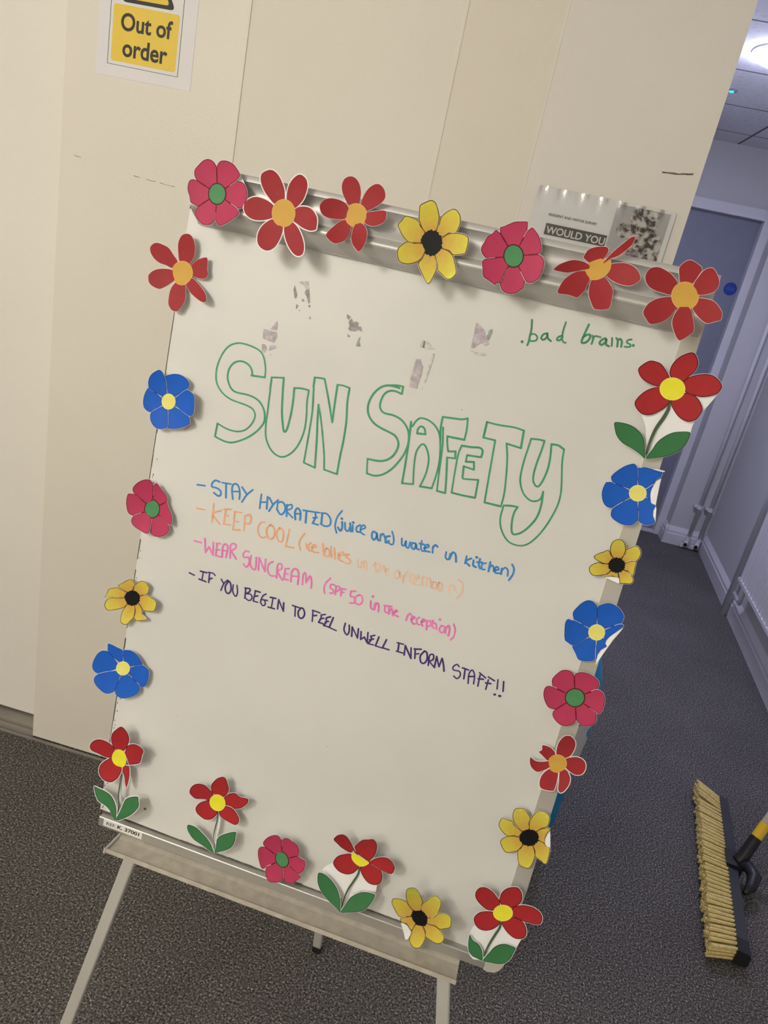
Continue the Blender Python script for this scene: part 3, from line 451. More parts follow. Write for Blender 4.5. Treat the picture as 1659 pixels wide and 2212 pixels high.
{'l': "red paper flower with green stem and leaves at the board's bottom left corner",'k':'stem','w':0.014,'c':(-3004,1146),'R':559,'lf':[0.009,0.01,0.006,0.012,0.008],'rim':1.6,'p':[[(-3102,1288),(-3161,1364),(-3181,1469),(-3164,1578),(-3095,1688),(-3011,1785),(-2953,1776),(-2896,1706),(-2867,1624),(-2871,1517),(-2919,1361),(-3010,1259)],[(-2916,1341),(-2891,1431),(-2830,1500),(-2745,1545),(-2644,1550),(-2573,1505),(-2601,1392),(-2625,1243),(-2740,1152),(-2822,1119),(-2874,1209),(-2935,1228)],[(-2858,1071),(-2817,1078),(-2789,989),(-2774,877),(-2776,760),(-2786,723),(-2823,779),(-2866,888),(-2918,956),(-2929,1058)],[(-2932,994),(-2937,897),(-2963,814),(-3029,739),(-3110,719),(-3202,742),(-3281,822),(-3291,930),(-3254,1006),(-3194,1072),(-3135,1110),(-3025,1081)],[(-3146,1110),(-3248,1093),(-3362,1121),(-3464,1146),(-3506,1208),(-3492,1285),(-3441,1352),(-3372,1388),(-3282,1388),(-3186,1354),(-3113,1294),(-3087,1180)]],'cp':[(-2884,1211),(-2876,1175),(-2875,1138),(-2879,1101),(-2890,1066),(-2907,1036),(-2928,1011),(-2954,992),(-2981,982),(-3010,980),(-3039,986),(-3066,1000),(-3089,1022),(-3109,1050),(-3123,1082),(-3131,1119),(-3132,1156),(-3127,1193),(-3115,1228),(-3098,1259),(-3077,1284),(-3051,1302),(-3024,1312),(-2995,1314),(-2966,1308),(-2940,1294),(-2917,1272),(-2898,1244)],'st':(24,[(-2936,987),(-2918,862),(-2911,724),(-2900,578),(-2873,460),(-2844,363),(-2841,236),(-2855,102)]),'lv':[[(-3312,559),(-3232,550),(-3131,540),(-3022,512),(-2947,464),(-2877,389),(-2830,299),(-2823,159),(-2859,197),(-2937,278),(-3047,330),(-3165,354),(-3230,407),(-3288,491)],[(-2545,669),(-2647,624),(-2734,555),(-2756,491),(-2768,395),(-2787,297),(-2813,163),(-2721,217),(-2633,300),(-2551,393),(-2496,491),(-2485,560),(-2512,613)]],'pa':[[(-2930,936),(-2885,850),(-2868,679),(-2858,494),(-2827,368),(-2862,77),(-2897,41),(-2891,193),(-2912,451),(-2923,709)]]},
{'l': 'red paper flower with white stem strip, second from left along the bottom edge','k':'stem','w':0.011,'c':(-1263,1000),'R':526,'lf':[0.008,0.0048,0.0096,0.0064,0.0088],'rim':1.0,'p':[[(-1353,1132),(-1398,1178),(-1413,1273),(-1386,1350),(-1325,1453),(-1243,1522),(-1195,1515),(-1158,1444),(-1118,1319),(-1135,1226),(-1173,1154),(-1264,1091)],[(-1167,1154),(-1114,1222),(-1064,1263),(-1002,1288),(-916,1263),(-796,1295),(-769,1261),(-786,1190),(-866,1079),(-961,1015),(-1026,1010),(-1108,1008),(-1182,1051)],[(-1105,1003),(-1014,1015),(-938,988),(-860,924),(-845,852),(-877,791),(-952,771),(-1117,779),(-1206,836),(-1194,945)],[(-1231,831),(-1254,758),(-1308,687),(-1394,654),(-1476,674),(-1556,721),(-1588,792),(-1560,873),(-1503,932),(-1406,986),(-1300,939)],[(-1412,981),(-1481,988),(-1608,957),(-1678,991),(-1721,1041),(-1719,1129),(-1672,1208),(-1604,1245),(-1517,1244),(-1420,1180),(-1360,1130),(-1344,1034)]],'cp':[(-1165,1108),(-1148,1082),(-1136,1052),(-1131,1020),(-1132,987),(-1140,954),(-1154,924),(-1173,898),(-1197,877),(-1225,862),(-1254,854),(-1284,854),(-1312,861),(-1338,875),(-1361,895),(-1378,921),(-1390,950),(-1395,983),(-1394,1016),(-1386,1048),(-1371,1078),(-1352,1105),(-1328,1126),(-1300,1140),(-1271,1148),(-1242,1149),(-1213,1142),(-1187,1128)],'st':(18,[(-1227,856),(-1212,727),(-1213,585),(-1210,446),(-1183,350),(-1156,271),(-1131,169)]),'lv':[[(-1646,479),(-1579,488),(-1488,470),(-1388,419),(-1275,358),(-1203,302),(-1140,228),(-1116,203),(-1163,196),(-1233,215),(-1365,251),(-1493,284),(-1590,353),(-1643,422)],[(-858,653),(-936,617),(-1012,560),(-1093,491),(-1131,421),(-1120,326),(-1109,209),(-1033,255),(-937,321),(-868,401),(-838,500),(-846,575)]],'pa':[[(-1225,821),(-1169,741),(-1158,556),(-1169,403),(-1147,377),(-1136,172),(-1151,122),(-1182,197),(-1221,338),(-1234,367),(-1232,568)]]},
{'l': 'pink paper flower with green centre on the bottom edge between two red flowers','k':'pink','w':0.015,'c':(-46,484),'R':478,'lf':[0.0072,0.008,0.0048,0.0096,0.0064,0.0088],'rim':0.6,'p':[[(-65,613),(-96,720),(-112,822),(-72,898),(-14,923),(52,896),(133,872),(190,787),(192,701),(183,658),(116,603),(36,554)],[(44,536),(116,604),(184,661),(243,651),(317,653),(336,583),(325,463),(296,412),(256,373),(162,400),(61,449)],[(52,427),(161,394),(254,360),(306,330),(271,263),(214,172),(159,138),(95,141),(37,195),(13,272),(-5,370)],[(-23,364),(15,280),(40,209),(29,154),(-20,111),(-117,78),(-175,92),(-231,154),(-257,273),(-191,334),(-110,402)],[(-123,415),(-193,329),(-260,263),(-296,229),(-336,241),(-386,331),(-428,445),(-436,546),(-401,596),(-337,602),(-250,561),(-154,510)],[(-147,532),(-249,565),(-335,611),(-378,665),(-378,723),(-331,817),(-252,898),(-181,922),(-133,873),(-110,831),(-95,724),(-83,606)]],'cp':[(31,574),(49,549),(62,521),(70,491),(72,461),(68,432),(58,405),(43,383),(24,366),(1,354),(-24,349),(-50,351),(-77,360),(-101,375),(-123,395),(-141,421),(-154,449),(-162,479),(-164,510),(-160,539),(-150,565),(-135,588),(-115,605),(-92,616),(-67,621),(-41,619),(-15,610),(9,595)]},
{'l': 'red stemmed paper flower with a folded half-moon yellow centre on the bottom edge','k':'stem','w':0.015,'c':(1127,968),'R':528,'lf':[0.0153,0.0108,0.0054,0.0045,0.0144],'rim':0.8,'p':[[(996,1167),(1022,1251),(1091,1382),(1164,1437),(1246,1510),(1308,1435),(1325,1305),(1320,1174),(1274,1042),(1245,1005),(1169,1018),(1007,1079),(1064,1041)],[(1269,1015),(1332,1103),(1409,1174),(1491,1227),(1564,1232),(1632,1184),(1655,1125),(1640,1029),(1594,988),(1522,973),(1457,966),(1333,978),(1272,986),(1199,983)],[(1272,983),(1341,976),(1456,949),(1501,879),(1516,790),(1489,719),(1420,671),(1331,662),(1246,708),(1183,776),(1147,848),(1168,941)],[(1133,851),(1104,771),(1058,705),(980,661),(883,660),(803,699),(743,767),(750,847),(794,921),(877,980),(966,1014),(1088,949)],[(993,1107),(954,1045),(828,1093),(744,1169),(683,1246),(695,1312),(736,1372),(797,1393),(849,1357),(909,1269),(976,1158),(1055,1045)]],'cp':[(987,1057),(1075,1037),(1170,1012),(1261,987),(1242,938),(1191,886),(1124,867),(1057,889),(1001,936),(978,997)],'st':(30,[(1139,843),(1147,737),(1110,594),(1066,450),(1046,317),(1042,193),(1046,88)]),'lv':[[(573,594),(646,595),(734,556),(852,473),(926,398),(986,312),(1028,214),(1048,136),(964,175),(810,247),(689,334),(617,422),(583,504)],[(1473,557),(1364,538),(1259,492),(1165,409),(1120,343),(1087,243),(1056,138),(1180,175),(1308,230),(1396,302),(1454,413),(1476,495)]],'pa':[[(734,760),(641,649),(589,555),(731,451),(911,343),(997,205),(1038,66),(1091,194),(1161,360),(1256,459),(1472,528),(1467,659),(1266,683),(1141,833)]]},
{'l': 'yellow paper flower with one petal folded back white, on the bottom edge above the tray','k':'yellow','w':0.022,'c':(2200,452),'R':539,'lf':[0.0168,0.0112,0.0154,0.0098,0.0126,0.014,0.0084],'rim':0.6,'p':[[(2070,553),(1995,630),(1942,734),(1916,863),(1910,1019),(1947,1106),(2010,1143),(2077,1028),(2136,895),(2182,768),(2175,674),(2189,590),(2155,526)],[(2193,588),(2175,665),(2188,741),(2244,848),(2276,939),(2328,1003),(2388,990),(2431,918),(2445,817),(2437,657),(2390,552),(2308,500),(2233,510)],[(2316,497),(2388,562),(2436,672),(2502,743),(2566,788),(2622,770),(2652,673),(2658,589),(2603,510),(2525,437),(2441,443),(2345,413),(2285,452)],[(2340,402),(2435,430),(2520,416),(2599,370),(2626,325),(2612,246),(2560,196),(2490,181),(2367,198),(2338,274),(2283,341),(2273,398)],[(2277,340),(2337,270),(2364,203),(2362,126),(2335,48),(2303,12),(2242,-2),(2181,27),(2141,86),(2140,209),(2172,325),(2216,373)],[(2172,326),(2159,269),(2135,217),(2040,289),(1961,299),(1932,355),(2005,396),(2075,426),(2150,400)],[(2075,423),(2004,393),(1927,364),(1870,397),(1790,502),(1746,579),(1751,653),(1814,680),(1890,675),(1949,663),(1995,611),(2068,540),(2117,470)]],'cp':[(2256,560),(2279,540),(2299,516),(2314,488),(2323,459),(2325,430),(2322,401),(2312,376),(2297,354),(2277,337),(2253,326),(2227,321),(2199,323),(2171,332),(2144,347),(2120,367),(2101,392),(2086,419),(2077,449),(2075,479),(2078,507),(2088,533),(2103,555),(2123,572),(2147,582),(2174,587),(2202,584),(2230,575)],'fl':[[(1957,305),(2002,306),(2057,283),(2142,209),(2142,163),(2119,102),(2084,99),(2041,169)]]},
{'l': "red stemmed paper flower on white paper over the board's bottom right corner",'k':'stem','w':0.016,'c':(3318,994),'R':556,'lf':[0.0066,0.0042,0.0054,0.006,0.0036],'rim':1.2,'p':[[(3226,1157),(3137,1246),(3057,1301),(2977,1326),(2902,1300),(2864,1223),(2871,1130),(2923,1054),(3006,990),(3089,955),(3177,969),(3243,1037)],[(3229,1145),(3208,1239),(3219,1338),(3269,1426),(3344,1483),(3405,1498),(3470,1440),(3506,1352),(3504,1256),(3466,1185),(3415,1129),(3321,1086)],[(3418,1132),(3478,1199),(3554,1251),(3652,1281),(3735,1278),(3810,1242),(3846,1171),(3848,1080),(3796,1033),(3720,1012),(3610,990),(3476,999),(3402,1039)],[(3468,996),(3603,988),(3667,935),(3705,861),(3707,768),(3649,709),(3573,684),(3482,708),(3400,762),(3338,838),(3374,942)],[(3327,831),(3302,753),(3242,671),(3156,617),(3066,611),(2994,659),(2951,738),(2967,821),(3031,894),(3173,951),(3274,926)]],'cp':[(3449,1054),(3454,1023),(3452,991),(3443,959),(3428,929),(3407,902),(3382,880),(3354,863),(3323,854),(3293,851),(3263,855),(3237,866),(3214,884),(3197,908),(3186,935),(3181,966),(3184,998),(3193,1030),(3208,1060),(3229,1086),(3254,1109),(3282,1125),(3312,1135),(3343,1138),(3372,1133),(3398,1122),(3420,1104),(3438,1081)],'st':(33,[(3332,842),(3338,746),(3312,627),(3278,475),(3256,340),(3249,212),(3245,134)]),'lv':[[(2964,475),(3029,406),(3101,388),(3153,353),(3201,290),(3241,163),(3156,165),(3086,174),(3021,222),(2987,300),(2968,384)],[(3636,532),(3570,542),(3489,533),(3409,492),(3345,418),(3305,323),(3248,166),(3363,177),(3474,202),(3552,251),(3608,349),(3624,438)]],'pa':[[(2981,600),(2960,489),(2969,341),(3006,183),(3056,93),(3119,50),(3254,88),(3393,108),(3519,142),(3580,197),(3622,288),(3644,421),(3663,591),(3680,680),(3552,691),(3338,834)]]},
{'l': "large red stemmed paper flower on white paper, topmost on the board's right strip",'k':'stem','w':0.006,'c':(3312,8702),'R':559,'lf':[0.0048,0.0066,0.0042,0.0054,0.006],'rim':0.6,'p':[[(3236,8827),(3188,8884),(3108,8950),(3043,8968),(2949,8958),(2859,8856),(2875,8791),(2931,8736),(3009,8703),(3081,8690),(3158,8688),(3238,8738)],[(3232,8852),(3214,8933),(3234,9022),(3289,9103),(3368,9159),(3424,9159),(3482,9098),(3506,9028),(3489,8948),(3447,8879),(3409,8818),(3318,8788)],[(3414,8828),(3467,8892),(3550,8938),(3638,8964),(3720,8958),(3798,8914),(3840,8857),(3820,8776),(3756,8726),(3671,8691),(3592,8684),(3482,8695),(3401,8741)],[(3482,8695),(3591,8684),(3666,8626),(3711,8560),(3715,8518),(3692,8435),(3649,8389),(3582,8367),(3492,8391),(3407,8456),(3336,8550),(3375,8650)],[(3328,8548),(3301,8472),(3245,8406),(3162,8342),(3064,8326),(2983,8367),(2933,8433),(2950,8507),(3002,8589),(3069,8649),(3160,8684),(3268,8646)]],'cp':[(3455,8737),(3460,8707),(3459,8676),(3450,8647),(3434,8621),(3412,8598),(3385,8581),(3354,8570),(3321,8565),(3287,8567),(3255,8576),(3226,8591),(3200,8612),(3181,8637),(3168,8666),(3163,8696),(3164,8727),(3174,8756),(3190,8782),(3212,8805),(3240,8822),(3270,8833),(3303,8837),(3336,8835),(3368,8826),(3398,8811),(3422,8790),(3442,8765)],'st':(42,[(3320,8564),(3338,8464),(3316,8345),(3273,8211),(3253,8082),(3248,7957),(3256,7817)]),'lv':[[(2774,8151),(2864,8169),(2978,8163),(3085,8120),(3155,8059),(3198,7973),(3247,7819),(3204,7834),(3144,7863),(3047,7899),(2934,7932),(2845,7998),(2794,8082)],[(3661,8252),(3559,8234),(3469,8198),(3389,8128),(3330,8043),(3299,7947),(3255,7821),(3376,7858),(3488,7910),(3590,7990),(3648,8075),(3670,8168)]],'pa':[[(3053,8321),(3123,8233),(3161,8163),(3216,7973),(3257,7813),(3312,7954),(3357,8082),(3472,8200),(3674,8253),(3671,8340),(3686,8422),(3729,8520),(3831,8760),(3614,8698),(3407,8723),(3329,8548),(3166,8341)]]},
{'l': 'blue paper flower with curled white-backed petals below the large red stemmed flower','k':'blue','w':0.006,'c':(3305,7368),'R':443,'lf':[0.0042,0.0084,0.0056,0.0077,0.0049,0.0063],'rim':0.6,'p':[[(3291,7463),(3240,7568),(3208,7668),(3247,7688),(3286,7708),(3371,7710),(3490,7708),(3507,7673),(3503,7635),(3466,7594),(3454,7523),(3416,7483),(3359,7448)],[(3381,7424),(3415,7484),(3453,7524),(3447,7454),(3453,7389),(3473,7334),(3441,7340),(3400,7365)],[(3396,7333),(3441,7340),(3473,7333),(3495,7291),(3552,7278),(3545,7209),(3554,7158),(3605,7078),(3561,7035),(3500,7010),(3440,7022),(3405,7053),(3371,7160),(3348,7283)],[(3319,7274),(3370,7161),(3403,7055),(3383,7014),(3344,6965),(3239,6945),(3132,6970),(3070,7013),(3059,7082),(3077,7122),(3156,7205),(3254,7287)],[(3230,7309),(3157,7204),(3078,7119),(3000,7105),(2942,7139),(2897,7213),(2878,7294),(2889,7395),(2924,7416),(2978,7423),(3089,7404),(3208,7368)],[(3211,7400),(3088,7404),(2977,7424),(2943,7459),(2933,7499),(2979,7579),(3056,7666),(3139,7716),(3177,7704),(3206,7669),(3240,7569),(3261,7454)]],'cp':[(3406,7397),(3411,7374),(3410,7351),(3404,7329),(3392,7308),(3377,7291),(3357,7277),(3335,7268),(3312,7264),(3288,7265),(3265,7272),(3244,7283),(3226,7299),(3212,7318),(3202,7340),(3198,7363),(3199,7386),(3205,7409),(3217,7429),(3232,7446),(3252,7460),(3274,7469),(3297,7472),(3321,7471),(3344,7465),(3365,7453),(3383,7438),(3397,7419)],'fl':[[(3508,7628),(3467,7584),(3453,7506),(3446,7430),(3466,7356),(3490,7303),(3549,7285),(3541,7349),(3519,7526)],[(3552,7274),(3545,7212),(3558,7156),(3600,7088),(3587,7154),(3568,7249)],[(3367,7713),(3418,7730),(3511,7731),(3519,7718),(3475,7708),(3425,7709)]]},
{'l': 'yellow paper flower with black centre on the right strip between the two blue flowers','k':'yellow','w':0.006,'c':(3333,6402),'R':359,'lf':[0.007,0.0042,0.0084,0.0056,0.0077,0.0049,0.0063],'rim':0.6,'p':[[(3260,6484),(3210,6539),(3184,6612),(3189,6688),(3226,6740),(3280,6753),(3331,6725),(3371,6656),(3382,6586),(3365,6510),(3320,6464)],[(3366,6506),(3385,6578),(3382,6636),(3428,6684),(3473,6723),(3524,6710),(3563,6658),(3569,6588),(3547,6528),(3484,6506),(3427,6461),(3374,6455)],[(3427,6462),(3477,6507),(3543,6525),(3557,6433),(3564,6352),(3541,6334),(3485,6367),(3431,6370),(3396,6411)],[(3431,6370),(3492,6362),(3548,6331),(3585,6275),(3567,6225),(3498,6201),(3431,6188),(3406,6257),(3378,6311),(3380,6362)],[(3378,6312),(3404,6252),(3383,6251),(3308,6244),(3227,6213),(3250,6256),(3283,6308),(3331,6342)],[(3283,6308),(3251,6254),(3216,6232),(3157,6207),(3088,6192),(3034,6223),(3011,6280),(3035,6330),(3105,6380),(3167,6377),(3229,6388),(3283,6367)],[(3229,6388),(3166,6377),(3102,6390),(3039,6417),(3028,6453),(3079,6504),(3115,6526),(3157,6564),(3194,6561),(3226,6517),(3260,6484),(3276,6424)]],'cp':[(3429,6432),(3433,6411),(3432,6389),(3426,6367),(3415,6348),(3400,6331),(3382,6317),(3361,6308),(3339,6304),(3316,6305),(3294,6310),(3274,6320),(3257,6335),(3244,6352),(3235,6373),(3231,6394),(3233,6417),(3239,6438),(3250,6458),(3265,6474),(3283,6488),(3304,6497),(3326,6501),(3349,6500),(3370,6494),(3390,6484),(3407,6470),(3420,6452)],'fl':[[(3232,6215),(3303,6240),(3383,6252),(3406,6253),(3429,6194),(3407,6187),(3314,6201)]]},
{'l': 'blue paper flower with a white folded corner on the strip above a pink flower','k':'blue','w':0.006,'c':(3356,5456),'R':453,'lf':[0.0049,0.0063,0.007,0.0042,0.0084,0.0056],'rim':0.6,'p':[[(3345,5558),(3296,5678),(3265,5793),(3304,5852),(3369,5895),(3439,5902),(3526,5871),(3592,5812),(3616,5765),(3611,5694),(3597,5661),(3519,5592),(3421,5532)],[(3441,5503),(3519,5593),(3596,5663),(3644,5662),(3617,5596),(3561,5505),(3521,5436),(3502,5399),(3478,5408),(3450,5438)],[(3440,5404),(3478,5408),(3502,5400),(3503,5344),(3530,5315),(3473,5249),(3447,5170),(3455,5098),(3436,5135),(3410,5240),(3396,5363)],[(3365,5354),(3411,5238),(3438,5130),(3425,5080),(3377,5052),(3310,5030),(3234,5033),(3178,5099),(3112,5178),(3155,5220),(3221,5295),(3305,5367)],[(3280,5392),(3220,5298),(3153,5226),(3104,5202),(3042,5223),(2989,5256),(2951,5378),(2931,5480),(2950,5539),(2996,5532),(3044,5536),(3148,5506),(3259,5460)],[(3265,5494),(3149,5504),(3045,5531),(3013,5567),(2987,5636),(3011,5712),(3057,5802),(3114,5857),(3173,5864),(3223,5838),(3264,5794),(3296,5679),(3314,5549)]],'cp':[(3457,5490),(3462,5465),(3461,5440),(3455,5415),(3444,5393),(3429,5374),(3410,5359),(3388,5349),(3364,5344),(3341,5344),(3317,5351),(3296,5362),(3278,5379),(3264,5399),(3254,5422),(3250,5447),(3251,5472),(3257,5497),(3268,5519),(3283,5538),(3302,5553),(3324,5563),(3347,5568),(3371,5567),(3394,5560),(3415,5549),(3433,5533),(3447,5512)],'fl':[[(3648,5648),(3612,5590),(3532,5462),(3504,5391),(3504,5352),(3532,5317),(3478,5252),(3450,5179),(3457,5048),(3519,5235),(3582,5435)]]},
{'l': 'pink paper flower with green centre on the right strip in front of the blue sack','k':'pink','w':0.006,'c':(3354,4482),'R':451,'lf':[0.004,0.0055,0.0035,0.0045,0.005,0.003],'rim':0.6,'p':[[(3322,4603),(3283,4697),(3255,4782),(3269,4831),(3320,4868),(3397,4882),(3495,4865),(3562,4826),(3591,4779),(3588,4720),(3573,4685),(3514,4628),(3440,4571)],[(3449,4557),(3514,4630),(3572,4688),(3631,4699),(3682,4671),(3720,4594),(3736,4488),(3724,4406),(3697,4373),(3665,4386),(3571,4413),(3466,4454)],[(3461,4437),(3572,4411),(3667,4382),(3690,4323),(3702,4252),(3675,4194),(3613,4149),(3548,4134),(3497,4158),(3453,4190),(3425,4272),(3400,4370)],[(3385,4365),(3425,4273),(3453,4192),(3437,4126),(3392,4084),(3336,4058),(3266,4058),(3183,4102),(3139,4155),(3134,4207),(3156,4241),(3213,4308),(3283,4380)],[(3271,4392),(3213,4308),(3156,4242),(3119,4238),(3060,4242),(2999,4300),(2946,4396),(2935,4492),(2969,4540),(3037,4544),(3131,4524),(3237,4494)],[(3239,4511),(3132,4522),(3039,4540),(3010,4584),(2994,4651),(3027,4733),(3080,4812),(3148,4838),(3207,4829),(3256,4780),(3283,4696),(3308,4597)]],'cp':[(3477,4527),(3483,4497),(3482,4466),(3474,4436),(3461,4408),(3442,4384),(3419,4365),(3392,4352),(3363,4345),(3334,4345),(3306,4352),(3280,4366),(3258,4386),(3240,4410),(3229,4438),(3223,4469),(3225,4500),(3232,4530),(3246,4558),(3265,4582),(3289,4601),(3315,4614),(3344,4620),(3373,4620),(3401,4613),(3426,4599),(3448,4580),(3466,4555)]},
{'l': 'red paper flower with curled left petals on the right strip below a pink flower','k':'red6','w':0.006,'c':(3402,3474),'R':451,'lf':[0.009,0.0054,0.0108,0.0072,0.0099,0.0063],'rim':1.5,'p':[[(3350,3611),(3328,3732),(3332,3829),(3357,3920),(3400,3968),(3449,3974),(3506,3930),(3540,3858),(3547,3749),(3529,3657),(3478,3589),(3410,3554)],[(3493,3582),(3549,3633),(3610,3665),(3671,3672),(3722,3651),(3754,3606),(3768,3538),(3752,3463),(3702,3416),(3641,3406),(3570,3429),(3540,3445),(3477,3499)],[(3539,3426),(3580,3395),(3619,3338),(3626,3255),(3604,3176),(3574,3126),(3540,3109),(3508,3142),(3494,3224),(3468,3347),(3468,3415)],[(3446,3343),(3463,3252),(3467,3160),(3460,3093),(3408,3072),(3332,3063),(3275,3078),(3247,3141),(3247,3221),(3273,3290),(3320,3354),(3390,3391)],[(3308,3373),(3263,3325),(3203,3285),(3153,3280),(3090,3318),(3049,3373),(3026,3455),(3036,3464),(3091,3431),(3144,3424),(3218,3439),(3281,3465),(3333,3437)],[(3292,3475),(3252,3476),(3197,3511),(3126,3557),(3122,3571),(3150,3610),(3135,3676),(3167,3686),(3240,3679),(3293,3650),(3331,3610),(3343,3517)]],'cp':[(3523,3522),(3528,3491),(3527,3460),(3520,3429),(3507,3401),(3489,3376),(3466,3357),(3440,3343),(3412,3336),(3383,3336),(3356,3343),(3330,3356),(3309,3376),(3292,3400),(3280,3428),(3275,3459),(3276,3490),(3283,3521),(3296,3549),(3315,3574),(3338,3593),(3364,3607),(3392,3614),(3420,3614),(3447,3607),(3472,3594),(3494,3574),(3511,3550)]},
{'l': 'yellow paper flower with one white folded petal, lowest flower on the right strip','k':'yellow','w':0.006,'c':(3352,2235),'R':494,'lf':[0.0055,0.0035,0.0045,0.005,0.003,0.006,0.004],'rim':0.6,'p':[[(3221,2294),(3131,2354),(3067,2429),(3035,2527),(3045,2625),(3107,2666),(3159,2672),(3227,2617),(3289,2544),(3290,2456),(3320,2362),(3299,2295)],[(3320,2361),(3293,2446),(3293,2544),(3323,2648),(3366,2709),(3427,2728),(3491,2708),(3536,2645),(3542,2508),(3470,2434),(3423,2364),(3365,2318)],[(3422,2365),(3463,2432),(3518,2475),(3582,2494),(3567,2417),(3562,2294),(3572,2236),(3483,2245),(3418,2280)],[(3483,2245),(3572,2237),(3600,2211),(3662,2203),(3681,2136),(3681,1951),(3605,1958),(3512,1989),(3479,2071),(3434,2135),(3421,2205)],[(3434,2134),(3488,2049),(3510,1983),(3507,1877),(3480,1784),(3417,1765),(3339,1778),(3293,1856),(3258,1970),(3287,2035),(3304,2095),(3363,2156)],[(3303,2097),(3282,2029),(3250,1974),(3182,1930),(3100,1908),(3029,1970),(2985,2046),(3016,2114),(3065,2155),(3144,2185),(3227,2190),(3296,2175)],[(3226,2193),(3145,2182),(3060,2148),(2965,2199),(2895,2286),(2906,2394),(2941,2413),(3003,2406),(3063,2406),(3114,2344),(3222,2293),(3269,2240)]],'cp':[(3474,2287),(3479,2258),(3477,2229),(3469,2199),(3455,2172),(3436,2147),(3413,2127),(3386,2113),(3358,2104),(3329,2103),(3302,2108),(3276,2119),(3255,2136),(3239,2158),(3228,2185),(3224,2213),(3225,2243),(3234,2272),(3248,2300),(3267,2324),(3291,2344),(3317,2358),(3345,2367),(3374,2368),(3401,2364),(3426,2352),(3447,2335),(3464,2313)],'fl':[[(3586,2481),(3567,2396),(3564,2313),(3581,2242),(3613,2212),(3663,2222),(3625,2353)]]},
]
